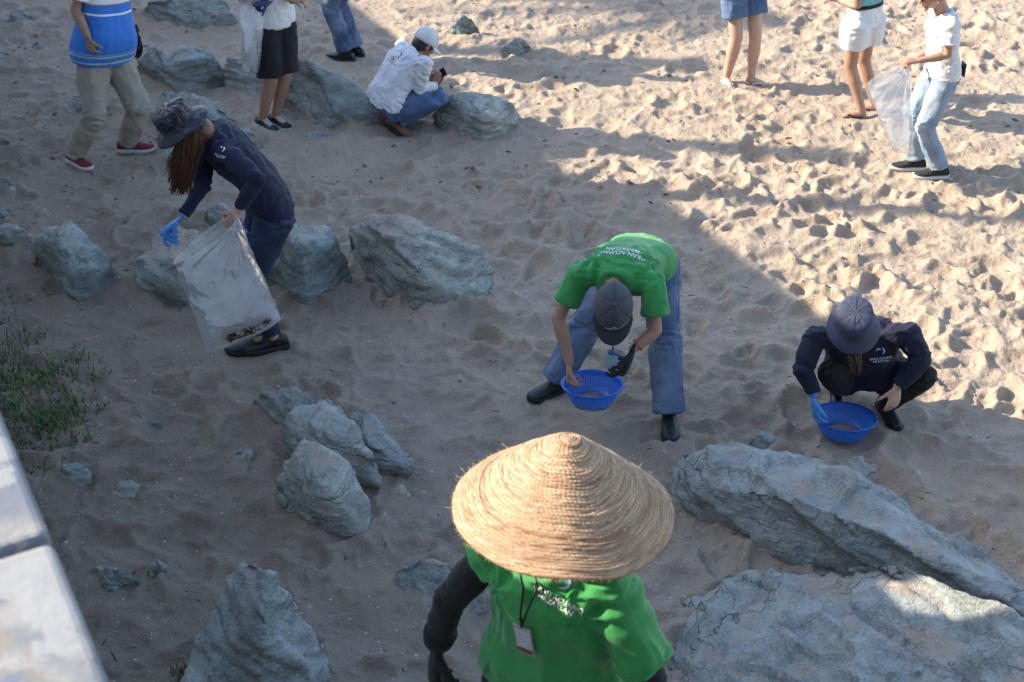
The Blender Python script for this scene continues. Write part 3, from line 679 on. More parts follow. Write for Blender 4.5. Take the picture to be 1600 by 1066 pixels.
# ------------------------------------------------------------------ shell bits, twigs and clods strewn over the sand
gidx = np.where((np.abs(GV[:, 0]) < 5.6) & (GV[:, 1] > 4.3) & (GV[:, 1] < 15))[0]
def scatter(name, label, n, smin, smax, mat, flat, seed, ymin=0, long=1.0, cat='debris'):
    r = np.random.default_rng(seed); V, F = [], []
    oc = [(1, 0, 0), (0, 1, 0), (-1, 0, 0), (0, -1, 0), (0, 0, 1), (0, 0, -1)]
    of = [(0, 1, 4), (1, 2, 4), (2, 3, 4), (3, 0, 4), (1, 0, 5), (2, 1, 5), (3, 2, 5), (0, 3, 5)]
    pick = r.choice(gidx, n * 2); k = 0
    for i in pick:
        p = GV[i]
        if p[1] < ymin or k >= n: continue
        k += 1; s = r.uniform(smin, smax); an = r.uniform(0, 6.28); ca, sa = math.cos(an), math.sin(an); o = len(V)
        for q in oc:
            j = 1 + .35 * r.normal(size=3) * .5
            x, y, z = q[0] * s * long * j[0], q[1] * s * j[1], q[2] * s * flat * j[2]
            V.append((p[0] + x * ca - y * sa, p[1] + x * sa + y * ca, p[2] + z + s * flat * .3))
        F += [tuple(o + a for a in f) for f in of]
    return mesh_obj(name, V, F, mat, kind='stuff', smooth=False, label=label, cat=cat)
scatter('shell_fragments', 'tiny white shell fragments strewn over the sand', 2400, .002, .0095, m_plain('shell', (.66, .63, .58), .5), .45, 1)
scatter('twigs', 'thin dark twigs strewn over the sand', 420, .002, .0052, m_plain('twig', (.07, .05, .035), .9), .8, 2, 0, 9)
scatter('sand_clods', 'small clods and pebbles strewn over the sand', 800, .004, .015, m_plain('clod', (.30, .235, .175), .95, .3), .6, 3, 7)
scatter('seaweed_scraps', 'dry brown seaweed scraps strewn over the far sand', 520, .006, .022, m_plain('seaweed', (.10, .07, .045), .95, .4), .22, 9, 9.6, 1.8)

# ================================================================== people
def IK(a, b, L1, L2, pole):
    a, b = np.asarray(a, float), np.asarray(b, float); d = np.linalg.norm(b - a); u = unit(b - a)
    if d >= (L1 + L2) * .999: return a + u * d * L1 / (L1 + L2)
    x = (L1 * L1 - L2 * L2 + d * d) / (2 * d); h = math.sqrt(max(0, L1 * L1 - x * x))
    p = np.asarray(pole, float); p = unit(p - u * np.dot(p, u))
    return a + u * x + p * h
TORSO = [(-.10, .140, .080, .098), (.0, .166, .098, .112), (.18, .158, .104, .094), (.38, .142, .100, .084), (.58, .152, .110, .098), (.78, .160, .108, .104), (.90, .150, .082, .092), (.97, .098, .058, .068), (1.05, .060, .052, .058)]
class Human:
    def __init__(s, sc=1., female=False, wide=1., belly=0., deep=1.):
        s.sc, s.fem, s.wide, s.belly, s.deep = sc, female, wide, belly, deep
        s.cov_a = s.cov_l = 0.                       # how far sleeves and trouser legs reach (1 = elbow / knee, 2 = wrist / ankle)
    def pose(s, P, N, Hd, hip_x, sh_x, ank, wri, knee_pole, elb_pole, leg=1., back=0., face=None, up=None, sh_drop=.035, sh_fwd=(0., 0.), sh_half=None, elbows=None, knees=None):
        """P pelvis, N neck base, Hd head centre; hip_x, sh_x unit vectors to the person's left; ank / wri = (left, right)"""
        sc = s.sc; s.P, s.N, s.Hd = (np.asarray(v, float) for v in (P, N, Hd))
        s.hx, s.sx = unit(hip_x), unit(sh_x); sp = unit(s.N - s.P)
        s.hx = unit(s.hx - sp * np.dot(s.hx, sp) * .6); s.sx = unit(s.sx - sp * np.dot(s.sx, sp) * .6)
        fw = unit(np.cross(s.sx, sp)); s.fw = fw
        s.ctrl = (s.P + s.N) / 2 - fw * back * 2
        hh = (sh_half or (.165 if s.fem else .188)) * sc * (1 + .5 * (s.wide - 1))
        top = s.spine(.90); 
        s.S = [top + s.sx * hh * q + sp * (.055 - sh_drop) * sc + fw * f for q, f in ((1, sh_fwd[0]), (-1, sh_fwd[1]))]
        s.Hp = [s.P + s.hx * .09 * sc * s.wide * q - unit(s.spine(.1) - s.P) * .02 for q in (1, -1)]
        s.A = [np.asarray(a, float) for a in ank]; s.W = [np.asarray(a, float) for a in wri]
        s.K = [IK(s.Hp[i], s.A[i], .425 * sc * leg, .415 * sc * leg, knee_pole[i]) for i in (0, 1)]
        s.E = [IK(s.S[i], s.W[i], .29 * sc, .255 * sc, elb_pole[i]) for i in (0, 1)]
        if elbows:
            for i in (0, 1):
                if elbows[i] is not None: s.E[i] = np.asarray(elbows[i], float)
        if knees:
            for i in (0, 1):
                if knees[i] is not None: s.K[i] = np.asarray(knees[i], float)
        s.face = unit(face) if face is not None else fw
        s.up = unit(up if up is not None else s.Hd - s.N); s.up = unit(s.up - s.face * np.dot(s.up, s.face))
        return s
    def spine(s, t):
        if t > 1: return s.N + unit(s.N - s.ctrl) * (t - 1) * np.linalg.norm(s.N - s.P)
        if t < 0: return s.P + unit(s.P - s.ctrl) * (-t) * np.linalg.norm(s.N - s.P)
        return s.P * (1 - t) ** 2 + 2 * t * (1 - t) * s.ctrl + s.N * t * t
    def tsec(s, t, off=0.):
        T = TORSO; ts = [q[0] for q in T]
        w, f, b = (np.interp(t, ts, [q[k] for q in T]) for k in (1, 2, 3))
        if s.fem: w *= .90 + .08 * math.exp(-((t - .02) / .2) ** 2); f *= .92; b *= .94
        f += s.belly * math.exp(-((t - .30) / .26) ** 2); w += .35 * s.belly * math.exp(-((t - .25) / .3) ** 2)
        w *= s.wide; f *= s.deep; b *= s.deep
        c = s.spine(t); tan = unit(s.spine(t + .03) - s.spine(t - .03)); x = unit(lerp(s.hx, s.sx, np.clip(t, 0, 1)))
        x = unit(x - tan * np.dot(x, tan)); fw = np.cross(x, tan)
        return (c, x * (w * s.sc + off), fw * (f * s.sc + off), fw * (b * s.sc + off))
    # ---- skin
    def body(s, vox, hands, bare_feet=None, leg_r=1.0):
        sc = s.sc; mb = MB()
        mb.loft([s.tsec(t, -.022) for t in np.linspace(-.1, 1.03, 12)])
        k = .9 if s.fem else 1.
        for i in (0, 1):
            mb.tube([s.spine(.86), lerp(s.spine(.9), s.S[i], .6), s.S[i]], [.05 * sc, .05 * sc, .045 * sc * k])
            S, E, W = s.S[i], s.E[i], s.W[i]
            mb.tube([S, lerp(S, E, .35), E, lerp(E, W, .3), lerp(E, W, .75), W], [q * sc * k * (.70 if p_ < s.cov_a - .05 else 1.) for p_, q in ((0, .050), (.35, .047), (1, .038), (1.3, .041), (1.75, .031), (2, .026))])
            H, K, A = s.Hp[i], s.K[i], s.A[i]
            mb.tube([H, lerp(H, K, .35), lerp(H, K, .8), K, lerp(K, A, .12), lerp(K, A, .35) - 0 * s.fw, lerp(K, A, .75), A], [q * sc * leg_r * (.70 if p_ < s.cov_l - .05 else 1.) for p_, q in ((0, .082), (.35, .078), (.8, .060), (1, .055), (1.12, .053), (1.35, .056), (1.75, .041), (2, .035))])
            h = hands[i] if hands else None
            if h: hand(mb, W, h, sc, (1 if i == 0 else -1))
            if bare_feet:
                d = unit(bare_feet[i]); A_ = s.A[i]; x = np.cross(d, [0, 0, 1])
                mb.tube([A_ + [0, 0, -.0], A_ - [0, 0, .035 * sc] - d * .03 * sc, A_ - [0, 0, .05 * sc] + d * .05 * sc, A_ - [0, 0, .062 * sc] + d * .12 * sc], [.035 * sc, .034 * sc, .034 * sc, .024 * sc])
                for q in range(5):
                    b = A_ - np.array([0, 0, .064 * sc]) + d * .125 * sc + x * (q - 2) * .015 * sc
                    mb.tube([b, b + d * (.035 - .004 * q) * sc], [.010 * sc, .008 * sc], 8)
        s.headmesh(mb)
        return remesh(mb, vox, 2)
    def headmesh(s, mb):
        sc = s.sc * .99; f, u = s.face, s.up; x = np.cross(f, u) * -1; x = unit(np.cross(u, f)); C = s.Hd
        s.hxv = x
        rings = []
        n = 20
        for i in range(1, 16):
            th = math.pi * i / 16; z = math.cos(th); r = math.sin(th); rr = []
            for k in range(n):
                a = 2 * math.pi * k / n; X, Yy = r * math.cos(a), r * math.sin(a)
                lx = X * .076; ly = Yy * .096; lz = z * .118
                if z < 0:
                    lx *= 1 - .30 * (-z) ** 1.3; ly = ly * (1 - .10 * (-z)) + .012 * (-z)
                    if Yy < 0: ly *= 1 - .35 * (-z)
                if Yy > 0: ly *= .95
                rr.append(C + x * lx * sc + f * ly * sc + u * lz * sc)
            rings.append(rr)
        mb.rings(rings)
        L = lambda X, Yy, Zz: C + x * X * sc + f * Yy * sc + u * Zz * sc
        mb.tube([L(0, .082, .022), L(0, .094, -.006), L(0, .104, -.028)], [.008 * sc, .010 * sc, .013 * sc], 8)
        mb.tube([L(-.018, .083, -.058), L(0, .090, -.058), L(.018, .083, -.058)], [.006 * sc, .009 * sc, .006 * sc], 8)
        mb.ball(L(0, .078, -.098), .020 * sc, 8)
        mb.tube([L(-.035, .080, .028), L(0, .084, .030), L(.035, .080, .028)], [.010 * sc, .010 * sc, .010 * sc], 8)
        for q in (-1, 1): mb.ball(L(q * .078, -.004, -.004), np.array([.010, .020, .032]) * sc, 8, (x, f, u))
        mb.tube([s.spine(1.0), lerp(s.spine(1.0), L(0, -.02, -.07), .6), L(0, -.02, -.06)], [.060 * sc, .053 * sc, .054 * sc])
    # ---- clothes
    def top(s, hem_t, sleeve, off=.014, loose=1., neck_t=1.0, cuff=None, arm_r=1., flare=0.):
        mb = MB(); sc = s.sc
        ts = np.linspace(hem_t, neck_t, 14)
        mb.loft([s.tsec(t, off * (1 + .6 * math.exp(-((t - .15) / .2) ** 2) * loose) + flare * max(0, (.25 - t))) for t in ts])
        k = (.9 if s.fem else 1.) * arm_r
        for i in (0, 1):
            S, E, W = s.S[i], s.E[i], s.W[i]
            mb.tube([s.spine(.80), lerp(s.spine(.88), S, .5), S], [.065 * sc, .070 * sc, .062 * sc * k])
            sl = sleeve[i] if np.ndim(sleeve) else sleeve
            if sl <= 0: continue
            pts, rad = [S], [.066 * sc * k]
            if sl <= 1:
                for q in (.35, .7, 1.): pts.append(lerp(S, E, q * sl)); rad.append((.064 + .010 * q * loose) * sc * k)
            else:
                pts += [lerp(S, E, .35), lerp(S, E, .75), E]; rad += [.062 * sc * k, .056 * sc * k, .052 * sc * k]
                for q in (.3, .7, 1.): pts.append(lerp(E, W, q * (sl - 1))); rad.append((.050 - .012 * q * (cuff or 1)) * sc * k)
            mb.tube(pts[:1] + pts, [rad[0] * .9] + rad, 16, False) if False else mb.tube(pts, rad, 16, False)
            mb.ball(S, .064 * sc * k, 10)
            if sl > 1.2: mb.ball(E, .052 * sc * k, 10)
        return mb
    def bottom(s, length, waist_t=.16, off=.006, rad=None):
        """length 1 = knee, 2 = ankle; rad = radii at hip, mid thigh, knee, mid shin, hem"""
        mb = MB(); sc = s.sc; rad = rad or (.100, .090, .072, .066, .066)
        mb.loft([s.tsec(t, off) for t in np.linspace(-.06, waist_t, 6)])
        pel = s.tsec(-.03, 0)[0]
        for i in (0, 1):
            H, K, A = s.Hp[i], s.K[i], s.A[i]
            hh = lerp(s.spine(.10), s.Hp[i], .6)
            pts = [hh, H]; rr = [rad[0] * .85 * sc, rad[0] * sc]
            if length <= 1:
                for q in (.3, .65, 1.): pts.append(lerp(H, K, q * length)); rr.append(np.interp(q, [0, 1], [rad[0], rad[1]]) * sc)
            else:
                pts += [lerp(H, K, .35), lerp(H, K, .75), lerp(lerp(lerp(H, K, .93), lerp(K, A, .07), .5), K, .75), lerp(K, A, .28), lerp(K, A, .6 * (length - 1)), lerp(K, A, length - 1)]
                rr += [rad[1] * sc, lerp(rad[1], rad[2], .7) * sc, rad[2] * sc, lerp(rad[2], rad[3], .6) * sc, rad[3] * sc, rad[4] * sc]
            mb.tube(pts, rr, 18, False)
            if length > 1.2: mb.ball(K, rad[2] * sc * .90, 12)
        return mb
    def fans(s, am=.007, rr=.15, k=9):
        sp = unit(s.N - s.P); out = []
        for i in (0, 1): out.append((lerp(s.S[i], s.spine(.8), .2) - sp * .05, -sp, s.sx, am, rr, k))
        return out
    def hipfans(s, am=.006, rr=.16, k=8):
        c = s.tsec(-.05)[0]; return [(c, unit(s.Hp[0] - s.K[0]), s.hx, am, rr, k), (s.K[0], unit(s.A[0] - s.K[0]), s.fw, am, .11, k), (s.K[1], unit(s.A[1] - s.K[1]), s.fw, am, .11, k)]
    def segs(s, which):
        out = []
        for i in (0, 1):
            if 'a' in which: out += [(s.S[i], s.E[i]), (s.E[i], s.W[i])]
            if 'l' in which: out += [(s.Hp[i], s.K[i]), (s.K[i], s.A[i])]
        if 't' in which: out += [(s.P, s.N)]
        return out
def hand(mb, W, h, sc, side):
    """h: dir (wrist to knuckles), palm (palm normal), curl 0-1, optional thumb curl"""
    d = unit(h['dir']); p = np.asarray(h['palm'], float); p = unit(p - d * np.dot(p, d)); x = np.cross(d, p) * -side   # towards the thumb
    s = sc * h.get('size', 1.); W = np.asarray(W, float)
    K = W + d * .090 * s
    mb.tube([W, W + d * .03 * s, W + d * .07 * s, K], [.026 * s, .033 * s, .040 * s, .038 * s], 12, True, (p, .42))
    curl = h.get('curl', .4)
    for k, (o, L, r) in enumerate(((.030, .074, .0092), (.010, .082, .0095), (-.011, .076, .0090), (-.031, .060, .0080))):
        c = curl[k] if np.ndim(curl) else curl
        q = K + x * o * s - d * (.006 if k in (0, 3) else 0) * s; a = .0; pts = [q - d * .02 * s, q]
        sp = x * (o * 2.2)
        for f in (.45, .31, .24):
            a += c * 1.45; dd = d * math.cos(a) + p * math.sin(a) + sp * .8 * (1 - c * .6); q = q + unit(dd) * L * f * s; pts.append(q)
        mb.tube(pts, [r * s, r * s, r * .96 * s, r * .9 * s, r * .75 * s], 8)
    q = W + d * .028 * s + x * .028 * s; tc = h.get('thumb', .5); pts = [W + d * .02 * s + x * .012 * s, q]; a = 0
    for f in (.036, .032, .024):
        dd = d * .72 + x * (.75 - tc * .8) + p * (.15 + tc * .7); q = q + unit(dd + p * a) * f * s; pts.append(q); a += .25 * tc
    mb.tube(pts, [.013 * s, .0125 * s, .0115 * s, .0105 * s, .0085 * s], 8)

def wrinkle(V, F, segs, amp=.006, scale=1., seed=0., joints=True, fans=()):
    """cloth folds: drapes along a limb, rings of creases at its joints"""
    N = vnormals(V, F); best = np.full(len(V), 1e9); D = np.zeros_like(V); T = np.zeros(len(V))
    for a, b in segs:
        e = b - a; w = V - a; t = np.clip((w @ e) / (e @ e), 0, 1); d = np.linalg.norm(w - t[:, None] * e, axis=1)
        m = d < best; best[m] = d[m]; D[m] = unit(e); T[m] = t[m]
    al = np.sum(V * D, axis=1)
    endw = np.clip(np.abs(T - .5) * 2, 0, 1) ** 2 if joints else np.zeros(len(V))
    warp = np.stack([pnoise(V * 6 + seed), pnoise(V * 6 + seed + 31), pnoise(V * 6 + seed + 57)], 1) * .05
    q1 = V + D * (al * 2.0)[:, None] + warp * 1.2; q2 = V - D * (al * .62)[:, None] + warp
    f1 = ridged(q1 * 8.5 / scale + seed, 2) - .62; f2 = ridged(q2 * 9 / scale + seed + 11, 2) - .62
    f3 = fbm(V * 7 / scale + seed, 2)
    fan = np.zeros(len(V))
    for c, A_, B_, am, rr_, k_ in fans:
        d = V - c; r = np.linalg.norm(d, axis=1); an = np.arctan2(d @ B_, d @ A_)
        fan += am * np.sin(an * k_ + 2.5 * pnoise(V * 5 + seed)) * np.exp(-(r / rr_) ** 2) * (1 - np.exp(-(r / .035) ** 2))
    return V + N * (amp * (1.25 * (endw * f1 + (1 - endw) * .75 * f2) + .9 * f3) + fan)[:, None]
def cloth(name, mb, vox, mat, parent, segs=None, amp=.006, scale=1., seed=0., smooth=2, fans=()):
    V, F = remesh(mb, vox, smooth)
    if segs: V = wrinkle(V, F, segs, amp * 1.45, scale, seed, True, fans)
    return mesh_obj(name, V, F, mat, parent)
def shoe(parent, A, d, sc, mat, solemat, name='shoe', high=.075, sole_t=.026, L=.285, wide=1., tilt=0., lace=None, sole_name='sole', vox=.006):
    """A = ankle joint; d = toe direction on the ground"""
    A = np.asarray(A, float); d = unit(d); x = unit(np.cross(d, [0, 0, 1])); up = np.cross(x, d)
    g = A - np.array([0, 0, .085 * sc])                      # sole plane under the ankle
    if tilt: 
        d = unit(d * math.cos(tilt) - np.array([0, 0, 1]) * math.sin(tilt)); up = unit(np.cross(x, d)); g = A - up * .085 * sc
    prof = [(-.082, .016, .030), (-.072, .029, .062), (-.045, .034, .078), (.0, .034, .084), (.045, .036, .070), (.09, .043, .050), (.14, .043, .040), (.175, .034, .034), (.195, .014, .024)]
    k = L / .285; mb = MB(); rings = []
    for q, w, h in prof:
        rr = []
        for j in range(18):
            an = 2 * math.pi * j / 18; cx, sy = math.cos(an), math.sin(an)
            hh = (h * (1.0 if q > 0.03 else high / .075)) * sc
            z = sole_t * sc * .8 + (hh * .5) * (1 + (sy if sy > 0 else math.copysign(abs(sy) ** .5, sy)))
            rr.append(g + d * q * k * sc + x * cx * w * wide * sc * (1 - .25 * max(0, sy)) + up * z)
        rings.append(rr)
    mb.rings(rings)
    mb.tube([g + up * .05 * sc - d * .012 * sc, A + up * (high - .075) * sc - d * .012 * sc], [.043 * sc, .041 * sc], 14, False)
    V, F = remesh(mb, vox, 2); sh = mesh_obj(name, V, F, mat, parent)
    out = []
    for q, w in ((-.088, .012), (-.078, .028), (-.045, .037), (.0, .037), (.045, .039), (.09, .046), (.14, .046), (.178, .036), (.198, .018), (.203, .006)): out.append((q * k, w * wide))
    mb = MB(); r0, r1, r2 = [], [], []
    loop = [(q, w) for q, w in out] + [(q, -w) for q, w in out[::-1]]
    for q, w in loop:
        b = g + d * q * sc + x * w * sc; rise = up * (.012 * sc * max(0, (q - .12) / .08))
        r0.append(b + up * .001 + rise - (b - g) * .03); r1.append(b + up * sole_t * .5 * sc + rise); r2.append(b + up * sole_t * sc + rise - x * w * sc * .06)
    mb.rings([r0, r1, r2]); mesh_obj(sole_name, mb.V, mb.F, solemat, sh)
    if lace is not None:
        mb = MB()
        for j in range(6):
            q = (.028 + j * .016) * k; h = np.interp(q / k, [.0, .045, .09, .14], [.088, .072, .052, .042]) + sole_t * .8
            for sg in (-1, 1):
                mb.tube([g + d * q * sc + x * .022 * sg * sc + up * (h - .012) * sc, g + d * (q + .004) * sc + up * (h + .004) * sc, g + d * (q + .012) * sc - x * .022 * sg * sc + up * (h - .014) * sc], [.003 * sc] * 3, 6)
        mesh_obj('laces', mb.V, mb.F, lace, sh)
    return sh
def bvh_of(o):
    me = o.data; o0 = Vector(ORI[o.name] if o.parent is None else ORI[o.parent.name])
    return BVHTree.FromPolygons([v.co + o0 for v in me.vertices], [tuple(p.vertices) for p in me.polygons])
def bvh_set(o, root):
    o0 = Vector(ORI[root.name]); return BVHTree.FromPolygons([v.co + o0 for v in o.data.vertices], [tuple(p.vertices) for p in o.data.polygons])
def on_cloth(name, flat, bvh, c, right, up, mat, parent, lift=.003, reach=.25, thick=None):
    """lay flat shapes (V2 list, faces) on a garment: rays run against the outward normal"""
    V2, F = flat; right, up = unit(right), unit(up); n = unit(np.cross(right, up)); V = []
    for x, y in V2:
        p = np.asarray(c) + right * x + up * y
        hit = bvh.ray_cast(Vector(p + n * reach), Vector(-n), reach * 2)
        V.append(np.array(hit[0]) + n * lift if hit[0] is not None else p)
    return mesh_obj(name, V, F, mat, parent, smooth=False)
def text_flat(body, size, bold=True):
    cu = bpy.data.curves.new('t', 'FONT'); cu.body = body; cu.size = size; cu.align_x = 'CENTER'; cu.align_y = 'CENTER'; cu.space_line = .9
    cu.resolution_u = 3
    if bold: cu.offset = size * .018
    o = bpy.data.objects.new('t', cu); col.objects.link(o)
    me = bpy.data.meshes.new_from_object(o.evaluated_get(bpy.context.evaluated_depsgraph_get()))
    bm = bmesh.new(); bm.from_mesh(me); bmesh.ops.triangulate(bm, faces=bm.faces)
    bmesh.ops.subdivide_edges(bm, edges=[e for e in bm.edges if e.calc_length() > size * .25], cuts=2, use_grid_fill=False)
    bmesh.ops.triangulate(bm, faces=bm.faces)
    V2 = [(v.co.x, v.co.y) for v in bm.verts]; bm.verts.index_update(); F = [tuple(v.index for v in f.verts) for f in bm.faces]
    bm.free(); bpy.data.objects.remove(o); bpy.data.meshes.remove(me); bpy.data.curves.remove(cu)
    return V2, F
def swirl_flat(sz, parts):
    """crescent strokes: list of (a0, a1, r, w, cx, cy)"""
    V, F = [], []
    for a0, a1, r, w, cx, cy in parts:
        n = 14; o = len(V)
        for k in range(n + 1):
            t = k / n; a = a0 + (a1 - a0) * t; ww = w * math.sin(math.pi * min(.97, .06 + .94 * t))
            for q in (-.5, .5): V.append(((cx + (r + q * ww) * math.cos(a)) * sz, (cy + (r + q * ww) * math.sin(a)) * sz))
        for k in range(n): F.append((o + 2 * k, o + 2 * k + 1, o + 2 * k + 3, o + 2 * k + 2))
    return V, F
def lathe_local(C, x, f, u, prof, n=40, wob=None):
    rings = []
    for r, z in prof:
        rr = []
        for k in range(n):
            a = 2 * math.pi * k / n; dr, dz = wob(a, r, z) if wob else (0, 0)
            rr.append(C + (x * math.cos(a) * r[0] + f * math.sin(a) * r[1]) * (1 + dr) + u * (z + dz) if np.ndim(r) else C + (x * math.cos(a) + f * math.sin(a)) * (r + dr) + u * (z + dz))
        rings.append(rr)
    return rings
def baseball_cap(h, mat, brimmat=None, sc=1., parent=None, name='cap'):
    C, x, f, u = h.Hd, h.hxv, h.face, h.up; s = h.sc * sc; mb = MB(); rings = []
    for z, r in ((.022, 1.0), (.045, 1.0), (.075, .95), (.100, .82), (.120, .62), (.133, .36), (.138, .1)):
        rings.append([C + (x * math.cos(a) * .087 * r + f * (math.sin(a) * .106 * r - .002) + u * (z + .006 * math.cos(6 * a) * (r < .97) * .25)) * s for a in np.linspace(0, 2 * math.pi, 37)[:-1]])
    mb.rings(rings)
    cap = mesh_obj(name, mb.V, mb.F, mat, parent)
    mb = MB(); top, bot = [], []
    nA, nR = 17, 6; V = []
    for lev in (0, 1):
        for j in range(nR):
            for i in range(nA):
                a = math.pi * (.09 + .82 * i / (nA - 1)); q = j / (nR - 1)
                ex = .072 * math.sin(a) ** .7 * q
                px_, py_ = math.cos(a) * (.088 + .006 * q), math.sin(a) * .106 + ex
                zz = .026 - .020 * q - .20 * (px_ ** 2) * 9 * .25 * (.4 + q) - lev * .005
                V.append(C + (x * px_ + f * py_ + u * zz) * s)
    F = []; M = nA * nR
    for j in range(nR - 1):
        for i in range(nA - 1):
            b = j * nA + i; F += [(b, b + 1, b + nA + 1, b + nA), (M + b, M + b + nA, M + b + nA + 1, M + b + 1)]
    for i in range(nA - 1): b = (nR - 1) * nA + i; F.append((b, b + 1, M + b + 1, M + b))
    mesh_obj('brim', V, F, brimmat or mat, cap)
    mb = MB(); mb.ball(C + u * .139 * s, .008 * s, 8); mesh_obj('button', mb.V, mb.F, mat, cap)
    mb = MB()
    for k in range(6):
        a = math.pi / 6 + k * math.pi / 3
        pts = [C + (x * math.cos(a) * .0880 * r + f * (math.sin(a) * .107 * r - .002) + u * (z + .0015)) * s for z, r in ((.03, 1.), (.06, .985), (.088, .89), (.112, .72), (.128, .48), (.137, .2))]
        mb.tube(pts, [.0016 * s] * 6, 5)
    mesh_obj('seam', mb.V, mb.F, mat, cap)
    return cap
def bucket_hat(h, mat, parent, brim=.075, drop=.035, height=.135, wob=.01, sc=1., seed=0, crease=.006, name='bucket_hat'):
    C, x, f, u = h.Hd, h.hxv, h.face, h.up; s = h.sc * sc; rings = []; n = 72
    prof = [(.010, -.006, 1)] ; prof = []
    for q in np.linspace(1, 0, 8): prof.append(('b', q))
    for z, r in ((.045, 1.), (.075, .985), (height - .022, .95), (height - .009, .90), (height - .002, .80), (height + .003, .5), (height + .005, .1)): prof.append(('c', z, r))
    for pr in prof:
        rr = []
        for k in range(n):
            a = 2 * math.pi * k / n
            if pr[0] == 'b':
                q = pr[1]; e = brim * q; w = wob * q * (math.sin(3 * a + seed) + .6 * math.sin(5 * a + 2 * seed))
                rr.append(C + (x * math.cos(a) * (.088 + e) + f * math.sin(a) * (.108 + e) + u * (.030 - drop * q ** 1.2 + w)) * s)
            else:
                w = crease * math.sin(4 * a + 31 * pr[1] + seed) * math.sin(9 * a + seed)
                rr.append(C + (x * math.cos(a) * (.088 * pr[2] + w) + f * math.sin(a) * (.108 * pr[2] + w) + u * (pr[1] + w)) * s)
        rings.append(rr)
    mb = MB(); mb.rings(rings, False)
    cen = len(mb.V); mb.V.append(tuple(C + u * (height + .0055) * s)); L = (len(rings) - 1) * n
    mb.F += [(cen, L + k, L + (k + 1) % n) for k in range(n)]
    o = mesh_obj(name, mb.V, mb.F, mat, parent)
    sol = o.modifiers.new('t', 'SOLIDIFY'); sol.thickness = .004 * s
    return o
def hair_cap(h, mat, parent, low=-.03, grow=1.07, name='hair', back_low=-.07):
    C, x, f, u = h.Hd, h.hxv, h.face, h.up; s = h.sc; mb = MB(); rings = []; n = 28
    for i in range(1, 11):
        rr = []
        for k in range(n):
            a = 2 * math.pi * k / n; back = .5 - .5 * math.sin(a)
            zmin = lerp(.055, back_low, back ** .6); th0 = math.acos(np.clip(zmin / .118, -1, 1)); th = th0 * i / 10
            j = 1 + .02 * math.sin(9 * a + i)
            rr.append(C + (x * math.sin(th) * math.cos(a) * .076 * grow * j + f * math.sin(th) * math.sin(a) * .096 * grow * j + u * math.cos(th) * .118 * grow) * s)
        rings.append(rr)
    mb.rings(rings); return mesh_obj(name, mb.V, mb.F, mat, parent)
def strands(name, roots, guide, mat, parent, r=.0035, seed=1, n=6):
    """hair locks: each root follows guide(root, t, rnd) -> point"""
    rr = random.Random(seed); mb = MB()
    for q in roots:
        w = [rr.uniform(-1, 1) for _ in range(6)]
        pts = [guide(q, t, w) for t in np.linspace(0, 1, n)]
        mb.tube(pts, [r * (.6 + .6 * math.sin(math.pi * min(1, .15 + .8 * t))) for t in np.linspace(0, 1, n)], 5, False)
    return mesh_obj(name, mb.V, mb.F, mat, parent)
def eyes(h, parent):
    for q in (-1, 1):
        c = h.Hd + h.hxv * q * .031 * h.sc + h.face * .078 * h.sc + h.up * .008 * h.sc
        mb = MB(); mb.ball(c, .012 * h.sc, 8); e = mesh_obj('eye', mb.V, mb.F, M_EYE, parent)
        mb = MB(); mb.ball(c + h.face * .007 * h.sc, .0062 * h.sc, 8); mesh_obj('iris', mb.V, mb.F, M_DARK, e)
def lips(h, parent):
    L = lambda X, Y_, Z_: h.Hd + (h.hxv * X + h.face * Y_ + h.up * Z_) * h.sc
    mb = MB(); mb.tube([L(-.022, .082, -.057), L(-.008, .095, -.054), L(.008, .095, -.054), L(.022, .082, -.057)], [.003, .0055, .0055, .003], 6)
    mb.tube([L(-.018, .083, -.062), L(0, .096, -.064), L(.018, .083, -.062)], [.003, .006, .003], 6); mesh_obj('lips', mb.V, mb.F, M_LIP, parent)
def sunglasses(h, parent):
    L = lambda X, Y_, Z_: h.Hd + (h.hxv * X + h.face * Y_ + h.up * Z_) * h.sc
    mb = MB()
    for q in (-1, 1): mb.ball(L(q * .034, .097, .010), np.array([.030, .006, .022]) * h.sc, 12, (h.hxv, h.face, h.up))
    mb.tube([L(-.01, .104, .014), L(.01, .104, .014)], [.003] * 2, 6)
    for q in (-1, 1): mb.tube([L(q * .062, .094, .014), L(q * .078, .05, .014), L(q * .083, -.01, .012)], [.003] * 3, 6)
    mesh_obj('sunglasses', mb.V, mb.F, M_GLOSSBLK, parent)
def glove(name, W, h, sc, side, mat, parent, vox=.0045, cuff=None, E=None):
    mb = MB(); hh = dict(h); hh['size'] = hh.get('size', 1.) * 1.12
    hand(mb, W, hh, sc, side)
    if E is not None: mb.tube([lerp(np.asarray(W), E, .22), lerp(np.asarray(W), E, .05), W], [.038 * sc, .034 * sc, .034 * sc], 12, False)
    V, F = remesh(mb, vox, 1); return mesh_obj(name, V, F, mat, parent)

